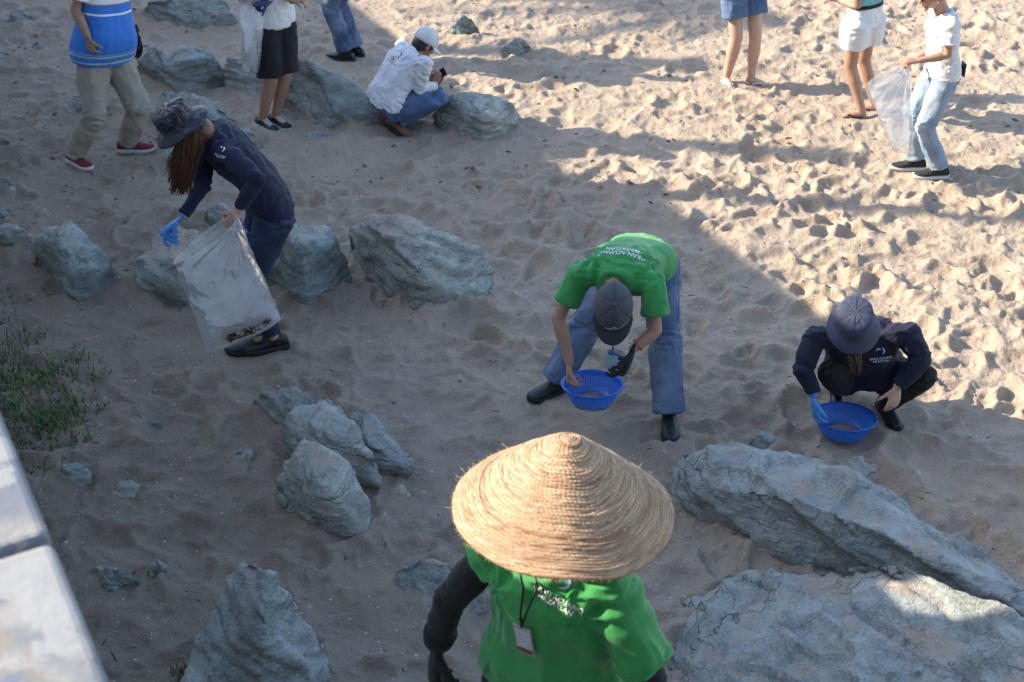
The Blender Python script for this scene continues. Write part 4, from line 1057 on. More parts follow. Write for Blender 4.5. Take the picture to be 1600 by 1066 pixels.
def hem_ring(garment, root, c, axis, mat, r=.0028, name='hem', reach=.22):
    """a stitched edge lying on the cloth round a sleeve or trouser leg"""
    b = bvh_set(garment, root); axis = unit(axis); x = unit(np.cross(axis, [.3, .9, .2])); y = np.cross(axis, x); pts = []
    for a in np.linspace(0, 2 * math.pi, 25):
        d = x * math.cos(a) + y * math.sin(a); best = None
        hit = b.ray_cast(Vector(np.asarray(c)), Vector(d), reach)
        pts.append(np.array(hit[0]) + d * .0006 if hit[0] is not None else np.asarray(c) + d * .06)
    mb = MB(); mb.tube(pts, [r] * 25, 6, False); return mesh_obj(name, mb.V, mb.F, mat, garment)
def leg_seam(garment, root, h, i, side, mat, r=.002, to=1.9):
    b = bvh_set(garment, root); pts = []
    for t in np.linspace(.15, to, 22):
        p = lerp(h.Hp[i], h.K[i], t) if t <= 1 else lerp(h.K[i], h.A[i], t - 1)
        hit = b.ray_cast(Vector(p), Vector(unit(side)), .2)
        if hit[0] is not None: pts.append(np.array(hit[0]) + unit(side) * .0005)
    if len(pts) > 4: mb = MB(); mb.tube(pts, [r] * len(pts), 5, False); mesh_obj('seam', mb.V, mb.F, mat, garment)
M_EYE = m_plain('eye_white', (.75, .73, .70), .2); M_DARK = m_plain('iris_dark', (.03, .02, .015), .2); M_LIP = m_plain('lip', (.42, .16, .14), .45)
M_GLOSSBLK = m_plain('black_gloss', (.008, .008, .010), .12, .05)
SK_TAN = m_skin('skin_tan', (.36, .205, .135)); SK_MID = m_skin('skin_medium', (.45, .27, .185)); SK_FAIR = m_skin('skin_light', (.58, .39, .30)); SK_DEEP = m_skin('skin_brown', (.28, .155, .10))
M_BLKSHOE = m_plain('black_shoe', (.014, .014, .017), .45, .2, 30, .2); M_BLKSOLE = m_plain('black_sole', (.02, .02, .02), .8)
M_WHTSOLE = m_plain('white_sole', (.66, .66, .66), .6, .08); M_WHT = m_fabric('white_cotton', (.78, .79, .80), .85, .05, 6)
M_HAIRBRN = m_plain('brown_hair', (.055, .028, .016), .42, .35, 60, .2); M_HAIRBLK = m_plain('black_hair', (.016, .012, .010), .4, .3, 60, .2); M_HAIRRED = m_plain('auburn_hair', (.105, .042, .020), .42, .4, 60, .2)
M_NAVY = m_fabric('navy_cloth', (.006, .010, .044), .85, .2, 8); M_BLACKCL = m_fabric('black_cloth', (.010, .010, .013), .9, .2, 8)
M_GREEN = m_fabric('green_knit', (.022, .30, .062), .75, .06, 7, .35, 600, .25)
M_BLUEGLOVE = m_plain('blue_nitrile', (.05, .28, .72), .35, .12, 14, .3); M_BLKGLOVE = m_fabric('black_glove_knit', (.012, .012, .014), .9, .2, 12)
M_PRINT = m_plain('white_print', (.82, .83, .84), .6, .03); M_PRINTBLUE = m_plain('blue_print', (.10, .40, .70), .6, .03); M_PRINTGREY = m_plain('grey_print', (.30, .34, .40), .6, .05)

def left_of(f): return np.cross([0, 0, 1.], unit(f))
def person(h, base, label, skin, hands=None, vox=.008, bare=None, leg_r=1.0, with_eyes=True, group=None):
    V, F = h.body(vox, hands, bare, leg_r)
    o = mesh_obj('person', V, F, skin, origin=base, label=label, cat='person', group=group)
    if with_eyes: eyes(h, o); lips(h, o)
    return o
def v3(*a): return np.array(a, float)
DOWN = v3(0, 0, -1)
def on_ground(p, z=0.): return v3(p[0], p[1], z)
def report(tagname, h):
    if REPORT:
        f = lambda a, b: round(float(np.linalg.norm(np.asarray(a) - np.asarray(b))), 2)
        print('##', tagname, 'spine', f(h.P, h.N), 'arm', [(f(h.S[i], h.E[i]), f(h.E[i], h.W[i])) for i in (0, 1)], 'leg', [(f(h.Hp[i], h.K[i]), f(h.K[i], h.A[i])) for i in (0, 1)], 'z', round(h.P[2], 2), round(h.N[2], 2), round(h.Hd[2], 2))
REPORT = False
def plastic_bag_mat():
    t = NT('plastic_film'); nt = t.t
    tr = t.n('ShaderNodeBsdfTransparent'); tl = t.n('ShaderNodeBsdfTranslucent'); df = t.n('ShaderNodeBsdfDiffuse'); gl = t.n('ShaderNodeBsdfGlossy', Roughness=.14)
    tl.inputs['Color'].default_value = (.80, .82, .86, 1); df.inputs['Color'].default_value = (.74, .76, .80, 1); gl.inputs['Color'].default_value = (.9, .9, .9, 1); tr.inputs['Color'].default_value = (.95, .96, .97, 1)
    nb = t.bump(t.noise(13, 3, .5, None, .6), .35, .02)
    for q in (tl, df, gl): t.l(nb, q.inputs['Normal'])
    m1 = t.n('ShaderNodeMixShader'); m1.inputs[0].default_value = .5; t.l(df.outputs[0], m1.inputs[1]); t.l(tl.outputs[0], m1.inputs[2])
    m2 = t.n('ShaderNodeMixShader'); t.l(t.fr(t.noise(7, 4), .35, .7, .42, .68), m2.inputs[0]); t.l(m1.outputs[0], m2.inputs[1]); t.l(tr.outputs[0], m2.inputs[2])
    lw = t.n('ShaderNodeLayerWeight', Blend=.25); t.l(nb, lw.inputs['Normal'])
    m3 = t.n('ShaderNodeMixShader'); t.l(t.fr(lw.outputs['Fresnel'], 0, 1, .07, .65), m3.inputs[0]); t.l(m2.outputs[0], m3.inputs[1]); t.l(gl.outputs[0], m3.inputs[2])
    t.l(m3.outputs[0], t.out.inputs['Surface']); return t.m
M_FILM = plastic_bag_mat()
def bag(label, ML, MR, BL, BR, grip, thick=.06, gape=.1, seed=0, folds=7, nrm=None, bottom=.02, group='clear rubbish bags'):
    """open sack: mouth from ML to MR, bottom from BL to BR; folds fan out from grip"""
    ML, MR, BL, BR = (np.asarray(v, float) for v in (ML, MR, BL, BR)); n = unit(np.cross(MR - ML, BL - ML)) if nrm is None else unit(nrm)
    nu, nt = 96, 60; V = []
    L = np.linalg.norm(BL - ML)
    for j in range(nt + 1):
        t = j / nt
        for i in range(nu):
            a = 2 * math.pi * i / nu; ex = math.cos(a); ey = math.sin(a); ex = math.copysign(abs(ex) ** .8, ex)
            sx_ = .5 + .5 * ex; c = lerp(lerp(ML, MR, sx_), lerp(BL, BR, sx_), t)
            th = lerp(gape, thick, min(1, t * 2.2)) if t < .5 else thick * (1 - ((t - .5) / .5) ** 3 * .8) + bottom
            V.append(c + n * (ey * th))
    V = np.array(V); g = np.asarray(grip, float)
    d = V - g; r = np.linalg.norm(d, axis=1); ax = unit((BL + BR) / 2 - g); side = unit(np.cross(ax, n))
    an = np.arctan2(d @ side, d @ ax)
    fr = np.sin(an * folds * 3.2 + seed + 2.2 * pnoise(V * 3 + seed)) * .013 * np.clip(1 - r / (L * 1.15), 0, 1) * np.clip(r / .08, 0, 1)
    cr = (ridged(V * 3.2 + seed, 2) - .6) * .022 + (ridged((V - ax * (V @ ax)[:, None] * .75) * 13 + seed + 7, 2) - .6) * .007
    V = V + n * (fr + cr)[:, None] * np.where((V - lerp(ML, BR, .5)) @ n > 0, 1, -1)[:, None] + side * (.010 * fbm(V * 6 + seed, 2))[:, None]
    V = V + np.array([0, 0, 1.]) * (.02 * np.sin(an * 9 + seed) * np.exp(-((V - ML) @ unit(BL - ML) / .06) ** 2))[:, None]
    F = []
    for j in range(nt):
        for i in range(nu): k = (i + 1) % nu; F.append((j * nu + i, j * nu + k, (j + 1) * nu + k, (j + 1) * nu + i))
    o = len(V); V = np.vstack([V, V[nt * nu:(nt + 1) * nu].mean(0)])
    for i in range(nu): F.append((nt * nu + i, nt * nu + (i + 1) % nu, o))
    return mesh_obj('rubbish_bag', V, F, M_FILM, origin=(BL + BR) / 2, label=label, cat='bag', group=group), n
def litter(label, c, ax, ay, az, n, seed, cols):
    r = np.random.default_rng(seed); V, F = [], []
    oc = np.array([(1, 0, 0), (0, 1, 0), (-1, 0, 0), (0, -1, 0), (0, 0, 1), (0, 0, -1)], float)
    of = [(0, 1, 4), (1, 2, 4), (2, 3, 4), (3, 0, 4), (1, 0, 5), (2, 1, 5), (3, 2, 5), (0, 3, 5)]
    mi = []
    for k in range(n):
        q = r.normal(size=3); q /= max(1, np.linalg.norm(q) / 1.0); p = c + ax * q[0] + ay * q[1] + az * q[2]
        s = r.uniform(.006, .022); o = len(V); B = r.normal(size=(3, 3)); B, _ = np.linalg.qr(B)
        for w in oc * [s, s * .8, s * .35]: V.append(p + B @ w * (1 + .3 * r.normal()))
        F += [tuple(o + a for a in f) for f in of]; mi += [int(r.choice(len(cols), p=[w for _, w in cols]))] * 8
    ob = mesh_obj('litter', V, F, None, origin=c, kind='stuff', smooth=False, label=label, cat='litter')
    for m, _ in cols: ob.data.materials.append(m)
    ob.data.polygons.foreach_set('material_index', np.array(mi, np.int32)); return ob
LIT = [(m_plain('litter_dark', (.05, .04, .03), .9), .6), (m_plain('litter_white', (.6, .6, .58), .6), .1), (m_plain('litter_brown', (.16, .10, .06), .9), .27), (m_plain('litter_red', (.45, .05, .04), .5), .03)]

# ------------------------------------------------------------------ 1 man in striped polo, khaki trousers
f = unit(v3(.78, -.62, 0)); lx = left_of(f)
h = Human(1.05, wide=1.07, belly=.075, deep=1.08)
aR, aL = atz(115, 241, .09), atz(199, 222, .09)
h.pose(at(160, 82, 10.38), at(166, -46, 10.40), at(178, -88, 10.36), lx, lx, (aL, aR), (at(212, 52, 10.60), at(137, 57, 10.10)), [f, f], [-f, -f - lx * .6], elbows=[None, at(118, 16, 10.20)], back=.015, face=f + v3(0, 0, -.35), up=v3(0, 0, 1) + f * .2)
report('polo', h)
h.cov_a, h.cov_l = 0.62, 2.1
hl = dict(dir=DOWN + f * .15, palm=-lx, curl=.22); hr = dict(dir=DOWN + f * .12, palm=lx, curl=.4)
pm = person(h, on_ground(atz(158, 245)), 'man in blue striped polo, khaki trousers and red shoes, walking', SK_TAN, [None, hr], .009)
tr = m_fabric('khaki_twill', (.37, .335, .275), .9, .1, 6, .3)
cloth('trousers', h.bottom(1.97, .20, .014, (.130, .116, .092, .084, .078)), .010, tr, pm, h.segs('l'), .014, 1.2, 3., 2, h.hipfans(.008))
t = NT('striped_pique'); at_ = t.n('ShaderNodeAttribute', attribute_name='along')
B_, LM, WT, OR, GN = (.035, .17, .58), (.42, .55, .28), (.72, .74, .76), (.62, .22, .07), (.16, .33, .30)
stops = [(0., B_), (.165, LM), (.176, B_), (.222, LM), (.233, B_), (.245, (.4, .5, .6)), (.25, B_), (.55, WT), (.565, B_), (.63, OR), (.64, WT), (.68, GN), (.71, WT), (.735, LM), (.75, (.05, .22, .6)), (.80, WT), (.84, OR), (.86, B_)]
c = t.ramp(at_.outputs['Fac'], stops, 'CONSTANT'); M_POLO = t.set(c, .85, t.bump(t.noise(500, 2), .3, .002), Sheen_Weight=.1)
mb = h.top(-.10, .62, .030, 1., 1.0, None, 1., .10); V_, F_ = remesh(mb, .010, 2); V_ = wrinkle(V_, F_, h.segs('ta'), .007, 1.3, 2.)
polo = mesh_obj('polo_shirt', V_, F_, M_POLO, pm)
e = h.N - h.P; al = ((V_ - h.P) @ e) / (e @ e); q = al * .66 + .20 - .10 * ((V_ - h.P) @ h.fw)
da = polo.data.attributes.new('along', 'FLOAT', 'POINT'); da.data.foreach_set('value', np.clip(q, 0, 1).astype(np.float32))
mb = MB(); mb.rings(lathe_local(h.spine(1.0), h.sx, h.fw, unit(h.N - h.P), [(.072, -.01), (.078, .02), (.070, .045)], 24)); mesh_obj('collar', mb.V, mb.F, M_POLO, polo)
M_RED = m_fabric('red_knit', (.22, .018, .028), .8, .2, 20)
M_SOLEG = m_plain('pale_sole', (.62, .64, .68), .6, .06)
shoe(pm, aR, unit(v3(.50, -.42, 0)), 1.05, M_RED, M_SOLEG, sole_t=.034, L=.30); shoe(pm, aL, unit(v3(1, .02, 0)), 1.05, M_RED, M_SOLEG, sole_t=.034, L=.30)
glove('glove', h.W[0], hl, h.sc, 1, M_BLKGLOVE, pm, E=h.E[0])
hair_cap(h, M_HAIRBLK, pm)

# ------------------------------------------------------------------ 2 person in black shorts with canvas sneakers and a bag
f = unit(v3(.72, -.69, 0)); lx = left_of(f)
h = Human(1.0, female=False, wide=.95)
aR, aL = atz(410, 186, .09), atz(430, 182, .09)
g = on_ground((aR + aL) / 2)
h.pose(at(429, 38, g[1] + .02), at(428, -68, g[1] + .02), at(434, -108, g[1] - .02), lx, lx, (aL, aR), (at(456, 2, g[1] - .12), at(421, 2, g[1] - .25)), [f, f], [lx * .6 - f, -lx * .5 - f], face=f, back=.01, leg=.955)
report('shorts', h)
h.cov_a, h.cov_l = 0.55, 0.9
hl = dict(dir=v3(1, -.2, .15), palm=v3(0, -.2, -1), curl=.5); hr = dict(dir=v3(-.7, -.5, -.05), palm=v3(0, 0, -1), curl=.85)
pb = person(h, g, 'person in black knee shorts and black canvas sneakers beside the sloping boulder', SK_MID, [hl, None], .009)
cloth('shorts', h.bottom(.93, .16, .012, (.112, .112, .1, .1, .1)), .009, M_BLACKCL, pb, h.segs('l'), .008, 1.3, 5.)
cloth('shirt', h.top(-.03, .55, .016), .010, M_WHT, pb, h.segs('ta'), .007, 1.2, 6.)
for a_ in (aR, aL): shoe(pb, a_, unit(v3(.62, -.6, 0)), .98, M_BLKSHOE, M_WHTSOLE, high=.075, sole_t=.03, lace=M_PRINT, L=.30)
glove('glove', h.W[1], hr, h.sc, -1, m_plain('dark_blue_glove', (.012, .03, .10), .6), pb, E=h.E[1]); hair_cap(h, M_HAIRBLK, pb)
Yb = g[1] - .22
bg2, nn = bag('milky plastic bag hanging beside black shorts, cut by the top edge', at(371, -45, Yb), at(421, -30, Yb), at(379, 108, Yb), at(404, 114, Yb), at(412, -20, Yb), .055, .06, 2., 5)
litter('crumpled pale litter in the bag beside black shorts', at(395, 92, Yb), v3(.05, 0, 0), v3(0, .03, 0), v3(0, 0, .10), 90, 2, [(LIT[0][0], .2), (LIT[1][0], .5), (LIT[2][0], .3), (LIT[3][0], .0)])

# ------------------------------------------------------------------ 3 person in jeans at the top edge
f = unit(v3(-.9, .35, 0)); lx = left_of(f)
h = Human(1.02)
aL, aR = atz(541, 81, .09), atz(556, 75, .09); g = on_ground((aR + aL) / 2)
P_ = at(546, -62, g[1])
h.pose(P_, P_ + v3(0, 0, .52), P_ + v3(0, 0, .74) + f * .03, lx, lx, (aL, aR), (P_ + lx * .24 + f * .1 + v3(0, 0, -.02), P_ - lx * .24 + f * .05), [f, f], [-f, -f], leg=1.02)
report('jeans', h)
h.cov_a, h.cov_l = 2.1, 2.1
hd = dict(dir=DOWN, palm=-lx, curl=.3); hd2 = dict(dir=DOWN, palm=lx, curl=.3)
pj = person(h, g, 'person in faded blue jeans, only the legs showing at the top edge', SK_TAN, [hd, hd2], .011)
M_DEN1 = m_denim('worn_denim', (.045, .085, .19), (.24, .32, .44), .52)
cloth('jeans', h.bottom(1.98, .18, .012, (.105, .096, .078, .074, .078)), .010, M_DEN1, pj, h.segs('l'), .010, 1.1, 8.)
cloth('shirt', h.top(-.02, 1.95, .016), .011, m_fabric('grey_shirt', (.3, .32, .36)), pj, h.segs('ta'), .006, 1.2, 4.)
for a_ in (aL, aR): shoe(pj, a_, f, 1.0, M_BLKSHOE, M_BLKSOLE)
hair_cap(h, M_HAIRBLK, pj)

# ------------------------------------------------------------------ 4 crouching man in white
f = unit(v3(.86, .51, 0)); lx = left_of(f)
h = Human(1.0, wide=1.15, deep=1.08)
aR = at(619, 190, gy(640, 212) + .02); aL = at(606, 188, gy(640, 212) + .24)
h.pose(at(604, 163, 10.86), at(652, 83, 10.98), at(662, 70, 11.02), lx, lx, (aL, aR), (at(683, 131, 11.14), at(679, 134, 11.0)), [f, f], [v3(0, 0, -1) - f * .2, v3(0, 0, -1) - f * .3], back=.055, face=f + v3(0, 0, -.75), up=v3(0, 0, 1) + f * .5,
       knees=[at(684, 148, 11.05), at(688, 153, 10.80)], elbows=[None, at(655, 139, 10.80)])
report('white', h)
h.cov_a, h.cov_l = 2, 2.1
hr = dict(dir=unit(v3(.3, .1, .9)), palm=v3(-.5, .85, 0), curl=.5); hl = dict(dir=unit(v3(.3, -.1, .9)), palm=v3(-.4, -.85, 0), curl=.5)
pw = person(h, on_ground(atz(628, 208)), 'man in white long-sleeved shirt and cap crouching with a phone', SK_TAN, [hl, hr], .008)
M_DEN2 = m_denim('blue_denim', (.055, .10, .23), (.16, .25, .42), .5)
jn = cloth('jeans', h.bottom(1.93, .10, .010, (.108, .098, .080, .074, .072)), .009, M_DEN2, pw, h.segs('l'), .010, 1., 9.)
sh4 = cloth('shirt', h.top(.02, 1.96, .018, 1.4, .99, .8), .009, m_fabric('white_shirt', (.74, .76, .80), .8, .05, 6), pw, h.segs('ta'), .011, 1.2, 10., 2, h.fans(.007))
mb = MB(); mb.loft([h.tsec(.035, .020), h.tsec(.085, .019)]); mesh_obj('belt', mb.V, mb.F, m_plain('brown_leather', (.035, .018, .012), .5), pw)
mbh = baseball_cap(h, m_fabric('white_cap_cloth', (.70, .71, .73), .8, .06, 8), None, 1.05, pw)
M_BOOT = m_plain('tan_boot', (.20, .105, .055), .7, .2, 18, .3)
shoe(pw, aR, unit(v3(.86, -.3, 0)), 1.0, M_BOOT, M_BLKSOLE, 'boot', .11, .03, .29, 1., .45); shoe(pw, aL, f, 1.0, M_BOOT, M_BLKSOLE, 'boot', .11, .03, .29, 1., .35)
mb = MB(); ph = at(684, 119, 11.04); ax_, ay_ = unit(v3(.80, .1, .55)), unit(v3(-.4, .7, .55)); ay_ = unit(ay_ - ax_ * np.dot(ax_, ay_)); mb.box(ph, ax_ * .078, ay_ * .037, np.cross(ax_, ay_) * .006)
o = mesh_obj('phone', mb.V, mb.F, M_GLOSSBLK, None, ph, False, 'black smartphone held by the crouching man in white', 'phone'); bv = o.modifiers.new('b', 'BEVEL'); bv.width = .004; bv.segments = 2
nrm = -h.fw; bv4 = bvh_set(sh4, pw); upv = unit(h.spine(.9) - h.spine(.6))
M_NVP = m_plain('navy_print', (.06, .09, .17), .7)
rt4 = np.cross(upv, nrm); c4 = h.spine(.80) + nrm * .1
on_cloth('emblem', swirl_flat(.055, [(-1.9, 1.9, .5, .2, .35, .25), (3.4, 4.4, .9, .13, .55, -.1), (3.4, 4.3, .9, .13, .2, -.1)]), bv4, c4, rt4, upv, M_NVP, sh4)
bars = ([], [])
for k, (x0, w_) in enumerate(((-.075, .02), (-.045, .026), (-.008, .018), (.02, .03), (.06, .014))):
    n0 = len(bars[0]); bars[0].extend([(x0, -.004), (x0 + w_, -.004), (x0 + w_, .004), (x0, .004)]); bars[1].append((n0, n0 + 1, n0 + 2, n0 + 3))
on_cloth('small_print', bars, bv4, h.spine(.66) + nrm * .1, rt4, upv, M_PRINTGREY, sh4)
hair_cap(h, M_HAIRBLK, pw)

# ------------------------------------------------------------------ 5 woman in denim shorts
f = unit(v3(.35, -.94, 0)); lx = left_of(f)
h = Human(.97, True)
aR, aL = atz(1136, 118, .08), atz(1174, 118, .08); g = on_ground((aR + aL) / 2); P_ = at(1161, -17, g[1] + .02)
h.pose(P_, P_ + v3(0, 0, .50), P_ + v3(0, 0, .70), lx, lx, (aL, aR), (P_ + lx * .16 + f * .25 + v3(0, 0, .2), P_ - lx * .16 + f * .25 + v3(0, 0, .2)), [f, f + v3(.3, 0, 0)], [-f + lx, -f - lx], leg=.945)
report('denim shorts', h)
h.cov_a, h.cov_l = 0.5, 0.5
hd = dict(dir=-lx + f, palm=DOWN, curl=.5); hd2 = dict(dir=lx + f, palm=DOWN, curl=.5)
pd = person(h, g, 'woman in blue denim shorts and pale flip-flops on the sunlit sand', SK_FAIR, [hd, hd2], .009, [unit(v3(.9, -.45, 0)), unit(v3(.2, -1, 0))], 1.06)
cloth('denim_shorts', h.bottom(.52, .20, .014, (.120, .128, .1, .1, .1)), .009, M_DEN2, pd, h.segs('l'), .008, 1., 12.)
cloth('shirt', h.top(.08, .5, .014), .011, m_fabric('teal_shirt', (.10, .35, .38)), pd, h.segs('ta'), .006)
def flipflop(parent, A, d, sc, mat):
    A = np.asarray(A); d = unit(d); x = np.cross(d, [0, 0, 1]); g_ = v3(A[0], A[1], A[2] - .10 * sc)
    out = [(-.085, .014), (-.07, .030), (.0, .032), (.08, .042), (.14, .042), (.175, .030), (.185, .01)]
    loop = [(q, w) for q, w in out] + [(q, -w) for q, w in out[::-1]]; mb = MB()
    mb.rings([[g_ + (d * q + x * w) * sc + v3(0, 0, z) for q, w in loop] for z in (.0, .02)])
    s_ = mesh_obj('sandal', mb.V, mb.F, mat, parent)
    mb = MB()
    for sg in (-1, 1): mb.tube([g_ + (d * .13) * sc + v3(0, 0, .03), g_ + (d * .10 + x * sg * .025) * sc + v3(0, 0, .055), g_ + (d * .03 + x * sg * .036) * sc + v3(0, 0, .03)], [.008] * 3, 8)
    mesh_obj('strap', mb.V, mb.F, mat, s_)
M_FLIP = m_plain('pale_sandal', (.70, .66, .62), .6); flipflop(pd, aL, v3(.9, -.45, 0), .97, M_FLIP); flipflop(pd, aR, v3(.2, -1, 0), .97, M_FLIP); hair_cap(h, M_HAIRBRN, pd)

# ------------------------------------------------------------------ 6 woman in white shorts seen from behind
f = unit(v3(-.62, .78, 0)); lx = left_of(f)
h = Human(1.0, True)
aL, aR = atz(1346, 170, .08), atz(1366, 160, .08); g = on_ground((aR + aL) / 2); P_ = at(1350, 32, g[1])
h.pose(P_, P_ + v3(0, 0, .51), P_ + v3(0, 0, .71), lx, lx, (aL, aR), (at(1313, 2, g[1] + .05), P_ - lx * .1 + f * .3 + v3(0, 0, .22)), [f, f], [-f * .3 + lx - v3(0, 0, .6), -f - lx], elbows=[at(1340, 10, g[1] - .12), None], leg=.905)
report('white shorts', h)
h.cov_a, h.cov_l = 0, 0.4
hd = dict(dir=v3(-.9, .3, .2), palm=DOWN, curl=.5); hd2 = dict(dir=f, palm=DOWN, curl=.5)
ps = person(h, g, 'woman in white shorts and dark strappy sandals, back turned', SK_MID, [hd, hd2], .009, [unit(v3(-.97, .05, 0)), unit(v3(-.9, .3, 0))], 1.0)
cloth('white_shorts', h.bottom(.47, .26, .014, (.128, .126, .1, .1, .1)), .009, M_WHT, ps, h.segs('l'), .007, 1., 14.)
cloth('tank_top', h.top(.30, .0, .012), .011, m_fabric('aqua_top', (.18, .48, .54)), ps, h.segs('ta'), .006)
mb = MB(); mb.loft([h.tsec(.27, .022), h.tsec(.315, .022)]); mesh_obj('waist_strap', mb.V, mb.F, M_BLACKCL, ps)
M_SANDAL = m_plain('black_sandal', (.02, .02, .02), .6); flipflop(ps, aL, v3(-.97, .05, 0), 1., M_SANDAL); flipflop(ps, aR, v3(-.9, .3, 0), 1., M_SANDAL); hair_cap(h, M_HAIRBLK, ps)
for a_ in (aL,):
    mb = MB()
    for q in (.0, .045, .085): mb.tube([a_ + v3(-.97, .05, 0) * q + v3(0, s_ * .042, -.085) for s_ in (-1,)] + [a_ + v3(-.97, .05, 0) * q + v3(0, 0, -.028 - q * .35)] + [a_ + v3(-.97, .05, 0) * q + v3(0, .042, -.085)], [.007] * 3, 6)
    mesh_obj('sandal_strap', mb.V, mb.F, M_SANDAL, ps)

# ------------------------------------------------------------------ 7 woman in white tee and light jeans with a bag
f = unit(v3(-.99, -.10, 0)); lx = left_of(f)
h = Human(.97, True, wide=1.06)
aL, aR = atz(1468, 263, .085), atz(1432, 250, .085)
gl_ = on_ground((aL + aR) / 2)
h.pose(at(1472, 113, 10.18), at(1472, 18, 10.14), at(1457, -10, 10.12), lx, lx, (aL, aR), (at(1437, 95, 9.96), at(1432, 92, 10.22)), [f, f], [-f * .6 + DOWN * .8, -f * .6 + DOWN * .8], face=f + v3(0, 0, -.45), up=v3(0, 0, 1) + f * .35, back=.012, elbows=[at(1481, 86, 9.98), None], leg=.925)
report('tee', h)
h.cov_a, h.cov_l = 0.62, 2.1
hl = dict(dir=v3(-1, -.1, .02), palm=v3(.0, .3, -1), curl=.55, thumb=.8); hr = dict(dir=v3(-1, -.2, 0), palm=v3(0, -.3, -1), curl=.6)
pt = person(h, gl_, 'woman in white T-shirt and light blue jeans holding a bag', SK_MID, [hl, hr], .0075)
M_DEN3 = m_denim('light_denim', (.20, .30, .42), (.42, .52, .62), .47)
j7 = cloth('jeans', h.bottom(1.97, .12, .010, (.106, .096, .078, .074, .076)), .009, M_DEN3, pt, h.segs('l'), .010, 1., 16.)
M_STITCH3 = m_plain('light_stitch', (.20, .27, .34), .9)
for i in (0, 1): hem_ring(j7, pt, lerp(h.K[i], h.A[i], .92), h.A[i] - h.K[i], M_STITCH3, .002)
leg_seam(j7, pt, h, 0, v3(0, -1, 0), M_STITCH3)
tee = cloth('white_tee', h.top(.0, .62, .018, 1.2), .009, M_WHT, pt, h.segs('ta'), .009, 1.1, 17., 2, h.fans(.006))
hem_ring(tee, pt, lerp(h.S[0], h.E[0], .57), h.E[0] - h.S[0], M_WHT)
M_TRAIN = m_plain('black_trainer', (.022, .024, .024), .8, .3, 40, .3)
for a_, d_ in ((aL, v3(-1, -.06, 0)), (aR, v3(-1, .0, 0))):
    s_ = shoe(pt, a_, d_, .98, M_TRAIN, M_WHTSOLE, 'trainer', sole_t=.03, L=.29)
    x_ = np.cross(unit(d_), [0, 0, 1]); mb = MB()
    for q0, q1 in ((.0, .05), (.03, -.01), (.05, .08)): mb.tube([a_ + unit(d_) * q0 - x_ * -.040 + v3(0, 0, -.055), a_ + unit(d_) * q1 - x_ * -.033 + v3(0, 0, -.018)], [.003] * 2, 5)
    mesh_obj('side_stripe', mb.V, mb.F, m_plain('olive_stripe', (.22, .26, .08), .6), s_)
hair_cap(h, M_HAIRBLK, pt); mb = MB(); mb.ball(h.Hd - h.face * .10 + h.up * .06, .042, 12); mesh_obj('hair_bun', mb.V, mb.F, M_HAIRBLK, pt); sunglasses(h, pt)
mb = MB(); mb.box(h.P - f * .135 + lx * .06 + v3(0, 0, .045), f * .006, lx * .036, v3(0, 0, .05)); mesh_obj('pocket_phone', mb.V, mb.F, M_GLOSSBLK, pt, smooth=False)
mb = MB(); mb.ball(h.Hd + h.hxv * .080 - h.up * .045, (.005, .005, .012), 8); mesh_obj('earring', mb.V, mb.F, M_PRINT, pt)
bag('empty clear bag held by the woman in light jeans', at(1353, 136, 9.95), at(1424, 100, 9.95), at(1394, 234, 9.95), at(1427, 242, 9.95), at(1420, 103, 9.95), .06, .05, 5., 6)

# ------------------------------------------------------------------ 8 bending woman in navy with a bag
f = unit(v3(-.95, -.31, 0)); lx = left_of(f)
h = Human(1.08, True, wide=1.02)
aL, aR = atz(428, 528, .09), atz(404, 530, .09)
h.pose(at(423, 322, 7.62), at(322, 214, 7.44), at(283, 196, 7.36), lx, unit(lx + f * .25), (aL, aR), (at(374, 326, 7.16), at(283, 341, 7.30)), [f, f], [v3(.5, .3, -.2), v3(.6, .2, -.3)], back=.06, leg=1.04, face=f + v3(0, 0, -.62), up=v3(0, 0, 1) + f * .55, sh_fwd=(-.07, .06), elbows=[at(402, 279, 7.12), at(317, 292, 7.44)])
report('navy bend', h)
h.cov_a, h.cov_l = 2, 2
hl = dict(dir=v3(-.55, -.1, -.85), palm=v3(-.5, .75, .3), curl=.8, thumb=.8, size=1.05); hr = dict(dir=v3(-.8, -.1, -.65), palm=v3(.4, -.2, -.9), curl=[.35, .6, .7, .8], thumb=.8, size=1.05)
pn = person(h, on_ground((aL + aR) / 2), 'woman in navy shirt and jeans with long auburn hair bending to pick litter', SK_FAIR, [hl, None], .0065)
M_DEN4 = m_denim('dark_denim', (.012, .020, .060), (.032, .052, .125), .5)
jn = cloth('jeans', h.bottom(1.90, .16, .008, (.116, .100, .074, .062, .056)), .008, M_DEN4, pn, h.segs('l'), .008, 1., 20., 2, h.hipfans(.006))
sh8 = cloth('navy_shirt', h.top(-.02, 1.93, .018, 1.2, .98, .9), .008, M_NAVY, pn, h.segs('ta'), .011, 1.15, 21., 2, h.fans(.010, .18))
for a_, d_ in ((aL, v3(-.94, -.30, 0)), (aR, v3(-.95, -.2, 0))): shoe(pn, a_, d_, 1.02, M_BLKSHOE, M_BLKSOLE, 'boot', .085, .034, .30, 1.05)
glove('glove', h.W[1], hr, h.sc, -1, M_BLUEGLOVE, pn, .004)
mb = MB(); mb.tube([lerp(h.W[1], h.E[1], .03), lerp(h.W[1], h.E[1], .06)], [.036, .038], 14, False); mesh_obj('cuff', mb.V, mb.F, M_BLUEGLOVE, pn)
mb = MB()
for k in range(7):
    q = h.W[0] + v3(-.02, .03, -.08) + v3(random.uniform(-.03, .03), 0, 0); mb.tube([q, q + v3(random.uniform(-.02, .03), .01, -.05), q + v3(random.uniform(-.02, .04), .0, -.09)], [.012, .013, .009], 7)
